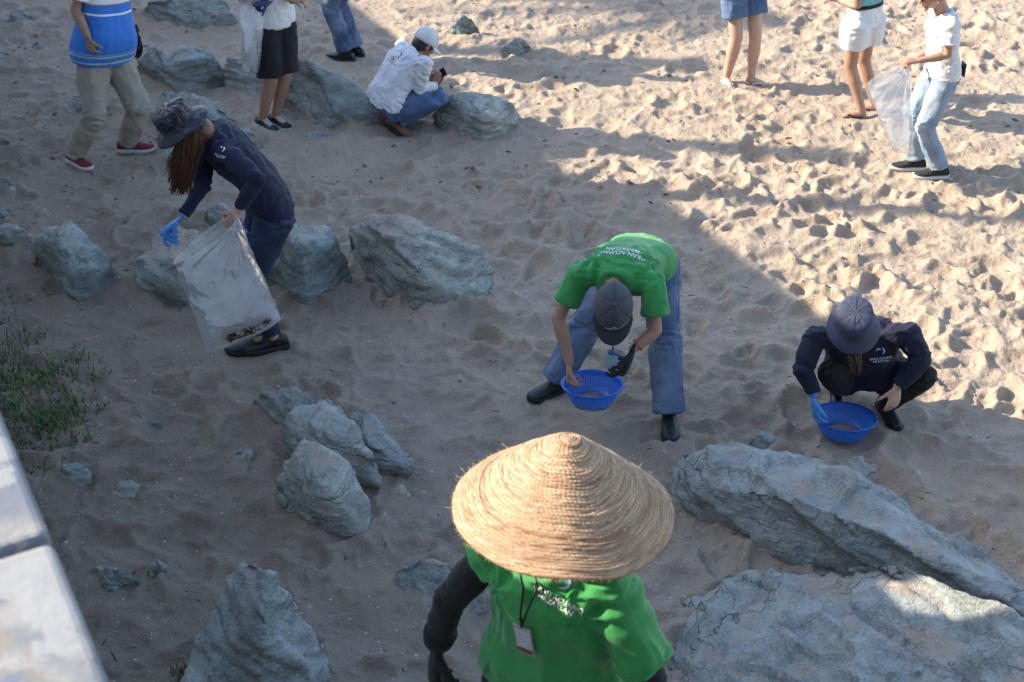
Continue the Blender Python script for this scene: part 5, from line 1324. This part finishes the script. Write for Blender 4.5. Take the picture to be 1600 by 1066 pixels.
mesh_obj('spare_glove', mb.V, mb.F, m_plain('royal_glove', (.02, .07, .40), .6), pn)
t = NT('printed_nylon'); co = t.co(); vr = t.n('ShaderNodeTexVoronoi', Scale=75.); vr.feature = 'DISTANCE_TO_EDGE'; t.l(co, vr.inputs['Vector'])
msk = t.math('MULTIPLY', t.math('LESS_THAN', vr.outputs['Distance'], .035), t.math('GREATER_THAN', t.noise(24, 2, .5, co), .60))
c = t.mix(msk, (.006, .008, .020), (.16, .17, .19)); M_HATN = t.set(c, .24, t.bump(t.noise(19, 4, .6, co, .8), 1., .02))
hat8 = bucket_hat(h, M_HATN, pn, .060, .045, .122, .006, .95, 1.3, .004)
sunglasses(h, pn)
bv8 = bvh_set(sh8, pn); C_, X_, F_v, U_ = h.Hd, h.hxv, h.face, h.up
roots = []
rr = random.Random(4)
for k in range(900):
    a_ = rr.uniform(-.5, 3.7); roots.append(C_ + (X_ * math.cos(a_ - 1.57) * .0 + X_ * .080 * math.sin(a_) + F_v * (-.095 + .11 * rr.random() ** 1.5) + U_ * (.02 - rr.random() * .09)) * 1.06)
tip0 = at(281, 288, 7.28)
def guide(q, t_, w):
    tgt = tip0 + v3(w[0] * .055, w[1] * .04, w[2] * .11 + .05)
    mid = lerp(q, tgt, .4) + v3(.045, -.03, .04) + v3(w[3], w[4], 0) * .03
    return q * (1 - t_) ** 2 + 2 * t_ * (1 - t_) * mid + tgt * t_ * t_ + v3(.006 * math.sin(9 * t_ + 5 * w[0]), 0, 0)
strands('hair', roots, guide, M_HAIRRED, pn, .0022, 3, 10); hair_cap(h, M_HAIRRED, pn, grow=1.06, name='hair')
mb = MB(); mb.ball(lerp(h.Hd, h.N, .62) - h.face * .03 + h.hxv * .014, (.086, .074, .095), 14, (h.hxv, h.face, h.up)); mesh_obj('hair', mb.V, mb.F, M_HAIRRED, pn)
ch = at(323, 243, 7.1); n_ = unit(v3(-.45, -.85, .15)); rt = unit(v3(.9, -.42, -.06))
on_cloth('emblem', swirl_flat(.022, [(.3, 3.0, .55, .22, -.3, .0), (-1.2, 1.6, .5, .24, .35, .1)]), bv8, ch, rt, np.cross(n_, rt), M_PRINT, sh8)
on_cloth('lettering', text_flat('GRAN ACUARIO\nMAZATLAN', .0105), bv8, ch - np.cross(n_, rt) * .036 + rt * .006, rt, np.cross(n_, rt), M_PRINT, sh8)
Yb = 7.06
bg8, nn = bag('large clear bag with litter at its bottom held by the bending woman', at(270, 405, Yb), at(372, 338, Yb), at(326, 552, Yb + .06), at(440, 500, Yb + .06), at(366, 345, Yb), .075, .085, 1., 7)
litter('dark litter gathered at the bottom of the large clear bag', at(384, 512, Yb + .03), unit(v3(.9, 0, .40)) * .16, v3(0, .045, 0), v3(-.012, 0, .040), 420, 5, LIT)

# ------------------------------------------------------------------ blue basins
t = NT('blue_plastic'); uv = t.n('ShaderNodeAttribute', attribute_name='grid'); sx_ = t.n('ShaderNodeSeparateXYZ'); t.l(uv.outputs['Vector'], sx_.inputs[0])
w1 = t.math('SINE', t.math('MULTIPLY', sx_.outputs[0], 2 * math.pi)); w2 = t.math('SINE', t.math('MULTIPLY', sx_.outputs[1], 2 * math.pi))
hole = t.math('GREATER_THAN', t.math('ADD', w1, w2), 1.45); hole = t.math('MULTIPLY', hole, t.math('GREATER_THAN', sx_.outputs[2], .5))
prin = t.b; prin.inputs['Base Color'].default_value = (.014, .12, .56, 1); prin.inputs['Roughness'].default_value = .3; prin.inputs['Subsurface Weight'].default_value = .0
tl = t.n('ShaderNodeBsdfTranslucent'); tl.inputs['Color'].default_value = (.03, .22, .75, 1)
mx = t.n('ShaderNodeMixShader'); mx.inputs[0].default_value = .3; t.l(prin.outputs[0], mx.inputs[1]); t.l(tl.outputs[0], mx.inputs[2])
tr_ = t.n('ShaderNodeBsdfTransparent'); mh = t.n('ShaderNodeMixShader'); t.l(hole, mh.inputs[0]); t.l(mx.outputs[0], mh.inputs[1]); t.l(tr_.outputs[0], mh.inputs[2]); t.l(mh.outputs[0], t.out.inputs['Surface'])
M_BASIN = t.m
def basin(c, tilt_vec, label, fill_label, rad=.180, seed=0, fill=.05):
    """c = centre of the rim"""
    u_ = unit(v3(0, 0, 1) + np.asarray(tilt_vec)); x_ = unit(np.cross([0, 1., 0], u_)); y_ = np.cross(u_, x_)
    prof = [(.02, -.124), (.06, -.125), (.105, -.120), (.128, -.105), (.145, -.075), (.158, -.04), (.168, -.008), (.171, .0), (.176, .003), (.183, .001), (.185, -.006), (.182, -.012)]
    n = 64; V, F, G = [], [], []; k_ = rad / .185
    acc = 0
    for j, (r, z) in enumerate(prof):
        if j: acc += math.hypot(r - prof[j - 1][0], z - prof[j - 1][1])
        for i in range(n):
            a_ = 2 * math.pi * i / n; V.append(c + (x_ * math.cos(a_) * r + y_ * math.sin(a_) * r + u_ * z) * k_); G.append((i / n * 68, acc / .0105, 1. if .03 < acc < .20 else 0.))
    for j in range(len(prof) - 1):
        for i in range(n): q = (i + 1) % n; F.append((j * n + i, j * n + q, (j + 1) * n + q, (j + 1) * n + i))
    V.append(c - u_ * .125 * k_); G.append((0, 0, 0)); F += [(len(V) - 1, (i + 1) % n, i) for i in range(n)]
    root = mesh_obj('basin', V, F, M_BASIN, origin=c - u_ * .125, label=label, cat='basin', group='blue sieving basins')
    da = root.data.attributes.new('grid', 'FLOAT_VECTOR', 'POINT'); Gm = np.array(G, np.float32)
    # the seam column repeats the angle: keep it continuous by mirroring
    Gm[:, 0] = np.abs(Gm[:, 0] - 34) ; da.data.foreach_set('vector', Gm.ravel())
    mb = MB(); mb.tube([c + (x_ * math.cos(a_) + y_ * math.sin(a_)) * rad * .995 for a_ in np.linspace(0, 2 * math.pi, 49)], [.005] * 49, 8, False); mesh_obj('rim', mb.V, mb.F, M_BASINR, root)
    mb = MB(); mb.rings([[c - u_ * .128 * k_ + (x_ * math.cos(a_) + y_ * math.sin(a_)) * r * k_ for a_ in np.linspace(0, 2 * math.pi, 33)[:-1]] for r in (.104, .110)], False); mesh_obj('foot_ring', mb.V, mb.F, M_BASINR, root)
    # sieved sand with shells
    r2 = np.random.default_rng(seed); nn_ = 26; V, F = [], []
    for j in range(nn_):
        for i in range(40):
            r = (j / (nn_ - 1)) * .118 * k_; a_ = 2 * math.pi * i / 40; V.append(c + (x_ * math.cos(a_) + y_ * math.sin(a_)) * r + u_ * (-.118 + fill * (1 - (r / .128) ** 2) * .6))
    V = np.array(V); V += u_ * (.006 * fbm(V * 30 + seed, 2))[:, None] + u_ * (.004 * fbm(V * 90, 2))[:, None]
    for j in range(nn_ - 1):
        for i in range(40): q = (i + 1) % 40; F.append((j * 40 + i, j * 40 + q, (j + 1) * 40 + q, (j + 1) * 40 + i))
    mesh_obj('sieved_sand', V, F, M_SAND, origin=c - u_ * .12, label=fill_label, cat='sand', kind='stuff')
    return root
M_BASINR = m_plain('blue_rim', (.014, .12, .56), .3, .05)

# ------------------------------------------------------------------ 9 man in green bending over with a basin
f = unit(v3(-.12, -1, 0)); lx = left_of(f)
h = Human(1.02, wide=1.12, deep=1.08)
aR, aL = atz(866, 596, .09), atz(1046, 648, .09)
h.pose(at(1003, 408, 7.25), at(961, 441, 6.80), at(958, 478, 6.66), unit(lx + v3(0, -.15, -.02)), unit(lx + v3(0, 0, -.05)), (aL, aR), (at(990, 544, 6.62), at(890, 566, 6.72)), [f + v3(.1, 0, 0), f + v3(-.55, 0, 0)], [v3(1, .2, .3), v3(-.8, .4, .2)], back=.05, face=unit(v3(-.03, -.55, -.85)), up=unit(v3(-.02, -.85, .50)), elbows=[at(1024, 518, 6.68), None])
report('green bend', h)
h.cov_a, h.cov_l = 0.66, 2.1
hr = dict(dir=v3(.0, -.15, -1), palm=v3(.9, -.2, .1), curl=[.45, .5, .55, .6], thumb=.5, size=1.08); hl = dict(dir=v3(-.35, -.25, -.9), palm=v3(-.8, .3, .2), curl=[.3, .35, .4, .45], thumb=.3, size=1.22)
pg = person(h, on_ground(atz(950, 640)), 'man in green T-shirt and grey cap bending over a blue basin', SK_MID, [None, hr], .0065)
M_DEN5 = m_denim('mid_denim', (.075, .13, .25), (.22, .31, .45), .5)
j9 = cloth('jeans', h.bottom(1.96, .12, .012, (.118, .112, .094, .092, .096)), .008, M_DEN5, pg, h.segs('l'), .012, 1.2, 24., 2, h.hipfans(.009))
M_STITCH = m_plain('denim_stitch', (.10, .15, .26), .9)
for i in (0, 1):
    hem_ring(j9, pg, lerp(h.K[i], h.A[i], .91), h.A[i] - h.K[i], M_STITCH, .002)
    leg_seam(j9, pg, h, i, h.hx * (1 if i == 0 else -1) - h.fw * .1 + v3(0, -.35, 0), M_STITCH)
sh9 = cloth('green_tee', h.top(-.03, .66, .024, 1.1, 1.06, None, 1.08), .008, M_GREEN, pg, h.segs('ta'), .009, 1.25, 25., 2, h.fans(.009, .17))
for i in (0, 1): hem_ring(sh9, pg, lerp(h.S[i], h.E[i], .60), h.E[i] - h.S[i], M_GREEN)
for a_, d_ in ((aL, v3(-.02, -1, 0)), (aR, v3(-.78, -.5, 0))): shoe(pg, a_, d_, 1.05, M_BLKSHOE, M_BLKSOLE, 'boot', .085, .03, .255, 1.12)
M_CAPG = m_fabric('grey_cap_cloth', (.075, .078, .095), .85, .15, 14, .3)
cap9 = baseball_cap(h, M_CAPG, m_fabric('dark_brim_cloth', (.03, .033, .045), .85, .15, 14), 1.2, pg)
bvc = bvh_set(cap9, pg); cc = h.Hd + (h.face * .108 + h.up * .072) * 1.2; nf = unit(h.face * .85 + h.up * .5); rt = h.hxv
on_cloth('emblem', swirl_flat(.034, [(.4, 2.6, .62, .18, 0, -.2), (3.6, 5.6, .55, .22, 0, .1), (.2, 2.9, .25, .12, .1, -.2)]), bvc, cc + nf * .02, rt, np.cross(nf, rt), M_PRINT, cap9)
hair_cap(h, M_HAIRBLK, pg, back_low=-.05)
glove('glove', h.W[0], hl, h.sc, 1, M_BLKGLOVE, pg, .004)
mb = MB(); tp = h.W[0] + unit(hl['dir']) * .14; mb.tube([h.W[0] + v3(-.13, -.01, -.02), h.W[0] + v3(-.10, .0, -.05), h.W[0] + v3(-.06, 0, -.07)], [.014, .017, .014], 10); mesh_obj('glove_tip', mb.V, mb.F, m_plain('blue_grip', (.03, .12, .42), .5), pg)
mb = MB(); e_ = unit(h.E[0] - h.W[0]); w0 = h.W[0] + e_ * .03; x1 = unit(np.cross(e_, [0, 0, 1])); x2 = np.cross(e_, x1)
mb.tube([w0 + (x1 * math.cos(q) + x2 * math.sin(q)) * .036 for q in np.linspace(0, 6.283, 21)], [.005] * 21, 6, False); mesh_obj('wristband', mb.V, mb.F, m_plain('orange_band', (.62, .16, .07), .5), pg)
bv9 = bvh_set(sh9, pg); bk = h.spine(.72); nb_ = unit(v3(0, -.25, 1)); rt = -h.sx
tx_ = unit(-h.sx); upt = unit(h.N - h.P)
on_cloth('lettering', text_flat('GRAN ACUARIO\nMAZATLAN', .036), bv9, h.spine(.70) + v3(0, 0, .12), h.sx, -unit(np.cross(h.sx, np.cross(h.sx, upt))) * -1 if False else upt, M_PRINT, sh9) if False else on_cloth('lettering', text_flat('GRAN ACUARIO\nMAZATLAN', .036), bv9, h.spine(.80) + v3(0, 0, .12), -h.sx, unit(np.cross(v3(0, 0, 1), -h.sx)), M_PRINT, sh9)
nk = h.spine(1.0); bd = at(956, 566, 6.52)
mb = MB(); mb.tube([nk + v3(-.05, -.05, -.06), lerp(nk, bd, .5) + v3(.0, .02, 0), bd + v3(0, -.006, .052)], [.003] * 3, 6); mb.tube([nk + v3(.06, -.05, -.06), lerp(nk, bd, .5) + v3(.012, .02, 0), bd + v3(0, -.006, .052)], [.003] * 3, 6)
mesh_obj('lanyard', mb.V, mb.F, M_GLOSSBLK, pg)
mb = MB(); mb.box(bd, v3(.029, -.003, -.004), v3(0, .0, .049) + v3(.002, -.006, 0), v3(0, .0014, 0)); mesh_obj('badge', mb.V, mb.F, m_plain('badge_blue', (.30, .48, .62), .25, .1, 30), pg, smooth=False)
basin(at(926, 600, 6.74), v3(0, .14, 0), 'blue basin held above the sand by the man in green', 'sand and shells in the basin of the man in green', .178, 1, .04)

# ------------------------------------------------------------------ 10 crouching woman in navy with a basin
f = unit(v3(-.10, -1, 0)); lx = left_of(f)
h = Human(1.0, True, wide=1.34, deep=1.25)
aL, aR = at(1386, 628, 6.90), atz(1309, 602, .09)
h.pose(at(1350, 585, 6.98), at(1346, 526, 6.70), at(1334, 509, 6.55), lx, unit(lx + v3(0, .05, .02)), (aL, aR), (at(1402, 604, 6.58), at(1271, 616, 6.62)), [f + v3(.8, 0, .2), f], [v3(1, .2, -.4), v3(-1, .3, 0)], back=.05, face=unit(v3(-.14, -.90, -.45)), up=unit(v3(-.12, -.40, .90)), sh_half=.215, elbows=[at(1440, 560, 6.62), at(1255, 578, 6.66)], knees=[at(1441, 588, 6.72), at(1303, 584, 6.72)])
report('navy squat', h)
h.cov_a, h.cov_l = 2, 2.1
hl = dict(dir=unit(v3(-.12, -.25, -.9)), palm=v3(-.3, .9, -.2), curl=[.16, .2, .24, .3], thumb=.35, size=1.02); hr = dict(dir=unit(v3(.15, -.3, -.95)), palm=v3(.75, -.1, -.2), curl=.28, thumb=.3, size=1.05)
pq = person(h, on_ground(atz(1345, 640)), 'woman in navy clothes and grey bucket hat crouching at a blue basin', SK_FAIR, [hl, None], .0065)
cloth('trousers', h.bottom(1.95, .12, .008, (.118, .112, .092, .078, .066)), .008, M_BLACKCL, pq, h.segs('l'), .008, 1., 28., 2, h.hipfans(.006))
sh10 = cloth('navy_jacket', h.top(.0, 1.94, .022, 1.1, .99, .8, 1.25), .008, m_fabric('dark_navy_cloth', (.005, .008, .032), .85, .2, 8), pq, h.segs('ta'), .010, 1.2, 29.)
for a_, d_ in ((aL, v3(.28, -.95, 0)), (aR, v3(-.1, -1, 0))): shoe(pq, a_, d_, .98, M_BLKSHOE, M_BLKSOLE, 'boot', .095, .03, .27, 1.02, .12 if a_ is aL else 0)
hat10 = bucket_hat(h, m_fabric('slate_hat_cloth', (.042, .052, .098), .8, .14, 14, .3), pq, .036, .055, .118, .006, 1.13, .6, .0016)
mb = MB(); mb.tube([h.Hd + (h.face * (.108 * math.cos(q)) + h.up * (.05 + .088 * math.sin(q))) * 1.165 for q in np.linspace(.0, 1.4, 10)], [.0018] * 10, 5); mesh_obj('seam', mb.V, mb.F, M_NAVY, hat10)
glove('glove', h.W[1], hr, h.sc, -1, M_BLUEGLOVE, pq, .004, E=h.E[1])
roots = [h.Hd + h.hxv * random.uniform(-.07, .03) + h.face * random.uniform(-.02, .05) - h.up * .03 for _ in range(60)]
tip = at(1338, 578, 6.44)
def guide10(q, t_, w): tg = tip + v3(w[0] * .03, w[1] * .02, w[2] * .03); return lerp(q, tg, t_) + v3(.0, -.05 * math.sin(math.pi * t_), 0) + v3(w[3], w[4], 0) * .012 * math.sin(3 * t_)
strands('hair', roots, guide10, M_HAIRBRN, pq, .006, 5, 7); hair_cap(h, M_HAIRBRN, pq)
bv10 = bvh_set(sh10, pq); ch = at(1376, 556, 6.40); n_ = unit(v3(.12, -.8, .55)); rt = unit(v3(1, .1, .06))
on_cloth('emblem', swirl_flat(.030, [(-1.3, 1.5, .5, .32, .25, .15)]), bv10, ch + np.cross(n_, rt) * .02, rt, np.cross(n_, rt), M_PRINTBLUE, sh10)
on_cloth('emblem', swirl_flat(.028, [(.4, 3.0, .5, .26, -.3, .1)]), bv10, ch + np.cross(n_, rt) * .02, rt, np.cross(n_, rt), M_PRINTGREY, sh10)
on_cloth('lettering', text_flat('GRAN ACUARIO\nMAZATLAN', .0165), bv10, ch - np.cross(n_, rt) * .022, rt, np.cross(n_, rt), M_PRINTGREY, sh10)
basin(atz(1320, 651, .145), v3(0, .14, 0), 'blue basin on the sand before the crouching woman in navy', 'shelly sand in the basin of the crouching woman', .180, 2, .075)

# ------------------------------------------------------------------ 11 man in green with the conical straw hat
f = unit(v3(-.50, -.866, 0)); lx = left_of(f)
h = Human(1.03, wide=1.02, deep=1.06, belly=.02)
P_ = v3(.120, 2.78, 2.10); N_ = v3(.108, 2.70, 2.63); Hc = v3(.118, 2.57, 2.815)
aL, aR = v3(.30, 2.72, 1.29), v3(.0, 2.86, 1.29)
h.pose(P_, N_, Hc, lx, lx, (aL, aR), (at(1022, 1150, 2.50), at(684, 1003, 2.90)), [f, f], [lx - f, -lx * .35 - f * .2], face=unit(f + v3(0, 0, -.5)), up=unit(v3(0, 0, 1) + f * .2), back=.02, elbows=[at(1016, 1062, 2.58), at(702, 938, 2.84)], sh_drop=.055, sh_half=.142)
report('hat man', h)
h.cov_a, h.cov_l = 2.1, 2.1
hr = dict(dir=v3(-.1, -.15, -1), palm=v3(.9, .2, 0), curl=.4, thumb=.4, size=1.05); hl = dict(dir=v3(-.3, -.5, -.8), palm=v3(-.9, .2, 0), curl=.5, size=1.05)
ph_ = person(h, v3(.15, 2.8, 1.2), 'man in green T-shirt under a wide conical straw hat', SK_MID, None, .007)
cloth('trousers', h.bottom(1.97, .14, .010, (.115, .108, .09, .086, .088)), .010, M_BLACKCL, ph_, h.segs('l'), .010, 1., 30.)
# black long-sleeved undershirt, then the tee over it
us = MB()
for i in (0, 1):
    us = MB(); S_, E_, W_ = h.S[i], h.E[i], h.W[i]; us.tube([lerp(S_, E_, .5 - .4 * i), lerp(S_, E_, .62), E_, lerp(E_, W_, .4), lerp(E_, W_, .98)], [.050, .050, .045, .044, .038], 16, False); us.ball(E_, .045, 12)
    cloth('undershirt_sleeve', us, .007, M_BLACKCL, ph_, h.segs('a'), .0055, .8, 31. + i)
sh11 = cloth('green_tee', h.top(-.12, (.84, .30), .022, 1.2, .99, None, .98), .0065, M_GREEN, ph_, h.segs('ta'), .013, 1.4, 33., 3, h.fans(.006, .20, 7))
for i, q in ((0, .79), (0, .765), (1, .27)): hem_ring(sh11, ph_, lerp(h.S[i], h.E[i], q), h.E[i] - h.S[i], M_GREEN, .0016)
glove('glove', h.W[1], hr, h.sc, -1, M_BLKGLOVE, ph_, .004, E=h.E[1]); glove('glove', h.W[0], hl, h.sc, 1, M_BLKGLOVE, ph_, .004, E=h.E[0])
mb = MB(); e_ = unit(h.E[1] - h.W[1]); mb.tube([h.W[1] + e_ * .012, h.W[1] + e_ * .03, h.W[1] + e_ * .055, h.W[1] + e_ * .065], [.043, .045, .048, .043], 20, False); mesh_obj('cuff', mb.V, mb.F, M_BLACKCL, ph_)
for a_ in (aL, aR): shoe(ph_, a_, f, 1.03, M_BLKSHOE, M_BLKSOLE)
hair_cap(h, M_HAIRBLK, ph_)
# straw hat
hc = atz(880, 796, 2.875); Rr, Hh = .2535, .200
hu = unit(v3(.05, .035, 1)); hx_ = unit(np.cross([0, 1., 0], hu)); hy_ = np.cross(hu, hx_)
nrow, nseg, per = 42, 420, 4
rad, ang = [], np.linspace(0, 2 * math.pi, nseg, endpoint=False)
rs = np.linspace(.004, Rr, nrow * per + 1)
rw = np.random.default_rng(3); rowoff = rw.uniform(0, 1, nrow + 2); rowtone = rw.uniform(-.5, .5, nrow + 2); rowj = rw.normal(0, .0009, nrow + 2)
V, C4 = [], []
for j, r in enumerate(rs):
    q = r / Rr; q2_ = math.sqrt(q * q + .016) - .1265; z = Hh * max(0., 1 - q2_ / .8815) ** 1.02
    row = min(nrow, int(j / per)); ph0 = (j % per) / per
    for i, a_ in enumerate(ang):
        s_ = a_ * r / .0105 + rowoff[row] * 7 + ph0 * .9                      # plait: slanted straws
        cell = math.floor(s_); fr_ = s_ - cell
        rnd = (math.sin(cell * 12.9898 + row * 78.233) * 43758.5453) % 1
        bumpz = .0011 * math.sin(math.pi * ph0) + .0011 * math.sin(math.pi * fr_) * math.sin(math.pi * ph0) + .0012 * (rnd - .5) + rowj[row]
        wav = .004 * q * math.sin(3 * a_ + .8) + .003 * q * math.sin(7 * a_)
        rq = r * (1 + .004 * math.sin(5 * a_))
        V.append(hc + (hx_ * math.cos(a_) + hy_ * math.sin(a_)) * rq + hu * (z + bumpz * 1.3 + wav)); C4.append(np.clip(.5 + .42 * (rnd - .5) * 2.1 + .3 * rowtone[row], 0, 1))
V = np.array(V); nj = len(rs)
a_i = (np.arange(nj - 1)[:, None] * nseg + np.arange(nseg)[None, :]).ravel(); b_i = (np.arange(nj - 1)[:, None] * nseg + (np.arange(nseg)[None, :] + 1) % nseg).ravel()
F = np.stack([a_i, a_i + nseg, b_i + nseg, b_i], 1)
V = np.vstack([V, hc + hu * (Hh + .004)])
t = NT('straw'); at_ = t.n('ShaderNodeAttribute', attribute_name='tone')
c = t.ramp(at_.outputs['Fac'], [(.05, (.20, .105, .050)), (.4, (.35, .215, .115)), (.7, (.44, .290, .165)), (1., (.52, .37, .235))])
c = t.mix(t.fr(t.noise(7, 5, .7), .45, .72, 0, .6), c, (.27, .155, .075)); c = t.mix(t.fr(t.noise(55, 3, .7), .55, .7, 0, .5), c, (.18, .095, .04)); M_STRAW = t.set(c, .62, t.bump(t.noise(420, 3, .7), .5, .0025), Sheen_Weight=.1)
hat = mesh_obj('conical_hat', V, F, M_STRAW, ph_)
da = hat.data.attributes.new('tone', 'FLOAT', 'POINT'); da.data.foreach_set('value', np.array(C4 + [.5], np.float32))
mb = MB(); mb.ball(hc + hu * (Hh - .008), (.016, .016, .011), 12); tip_ = mesh_obj('tip', mb.V, mb.F, M_STRAW, hat); da = tip_.data.attributes.new('tone', 'FLOAT', 'POINT'); da.data.foreach_set('value', np.full(len(tip_.data.vertices), .25, np.float32))
sol = hat.modifiers.new('t', 'SOLIDIFY'); sol.thickness = .004; sol.offset = 0
mb = MB(); r3 = random.Random(8)
for k in range(900):
    a_ = r3.uniform(0, 6.283); q = Rr * (1.0 if r3.random() < .8 else r3.uniform(.55, 1)); z = Hh * (1 - q / Rr) ** 1.02 if q < Rr * .99 else .0
    wav = .004 * math.sin(3 * a_ + .8) + .003 * math.sin(7 * a_)
    p = hc + (hx_ * math.cos(a_) + hy_ * math.sin(a_)) * (q - .003) + hu * (z + wav); d_ = unit((hx_ * math.cos(a_ + r3.uniform(-1.4, 1.4)) + hy_ * math.sin(a_ + r3.uniform(-1.4, 1.4))) + hu * r3.uniform(-.5, .5))
    L = r3.uniform(.004, .013) if r3.random() < .96 else r3.uniform(.015, .028)
    mb.tube([p, p + d_ * L], [.0009, .0005], 4, False)
fr_o = mesh_obj('straw_fringe', mb.V, mb.F, M_STRAW, hat); fr_o['kind'] = 'stuff'
da = fr_o.data.attributes.new('tone', 'FLOAT', 'POINT'); da.data.foreach_set('value', np.full(len(fr_o.data.vertices), .55, np.float32))
# print on the chest, lanyard and badge
bv11 = bvh_set(sh11, ph_)
def chest(px, py):
    o0 = v3(0, 0, CAM_H); d0 = unit(ray(px, py)); hit = bv11.ray_cast(Vector(o0), Vector(d0), 10)
    return np.array(hit[0]) if hit[0] is not None else at(px, py, 2.5)
cA, cB = chest(850, 925), chest(893, 949); n_ = unit(v3(-.15, -.8, .5)); rt = unit(cB - cA); up_ = unit(np.cross(n_, rt)); n_ = unit(np.cross(rt, up_))
mid_ = (cA + cB) / 2
on_cloth('lettering', text_flat('GRAN ACUARIO\nMAZATLAN', .0185), bv11, mid_ - up_ * .006, rt, up_, M_PRINT, sh11)
e0 = chest(878, 912)
on_cloth('emblem', swirl_flat(.030, [(-1.4, 1.3, .7, .30, -.2, .2)]), bv11, e0, rt, up_, M_PRINT, sh11)
on_cloth('emblem', swirl_flat(.030, [(-1.0, 1.4, .5, .22, -.15, .1)]), bv11, e0, rt, up_, M_PRINTBLUE, sh11, .0035)
on_cloth('emblem', swirl_flat(.026, [(2.0, 4.2, .45, .16, -.75, .1)]), bv11, e0, rt, up_, m_plain('orange_print', (.70, .30, .06), .6), sh11)
bA, bB, bC, bD = (chest(*q) for q in ((804, 956), (833, 965), (844, 1031), (817, 1023)))
bc = (bA + bB + bC + bD) / 4; by_ = unit(bA + bB - bC - bD); bx_ = unit(bB - bA); bx_ = unit(bx_ - by_ * np.dot(bx_, by_)); bn = unit(np.cross(bx_, by_))
def card(name, cx, cy, w, hgt, lift, mat, th=.0012, parent=None):
    mb = MB(); mb.box(bc + bx_ * cx + by_ * cy + bn * lift, bx_ * w, by_ * hgt, bn * th); return mesh_obj(name, mb.V, mb.F, mat, parent, smooth=False)
bw, bh = .026, .051
bdg = card('badge', 0, 0, bw, bh, .016, m_plain('clear_sleeve', (.36, .42, .38), .15, .1), .0014, ph_)
card('badge_card', 0, -.004, bw * .86, bh * .84, .0188, m_plain('badge_white', (.58, .57, .62), .3, .05), .0008, bdg)
card('badge_footer', 0, -.034, bw * .86, .008, .0204, m_plain('badge_brown', (.20, .09, .08), .4, .2, 60), .0008, bdg)
top_ = bc + by_ * bh + bn * .018
mb = MB(); q1, q2, q3 = chest(822, 915), chest(845, 912), chest(851, 930)
mb.tube([q1 + bn * .014 + by_ * .05, q1 + bn * .012, lerp(q1, top_, .6) + bn * .014, top_], [.0028] * 4, 6)
mb.tube([q2 + bn * .016 + by_ * .05, q2 + bn * .014, lerp(q2, top_, .6) + bn * .014, top_], [.0028] * 4, 6)
lp = [q2 + bn * .008 + bx_ * .012 * math.cos(q) + by_ * (.022 * math.sin(q) - .01) for q in np.linspace(0, 6.28, 15)]; mb.tube(lp, [.002] * 15, 6, False)
mb.ball(lerp(q1, top_, .75) + bn * .009, .006, 8)
mesh_obj('lanyard', mb.V, mb.F, M_BLACKCL, ph_)
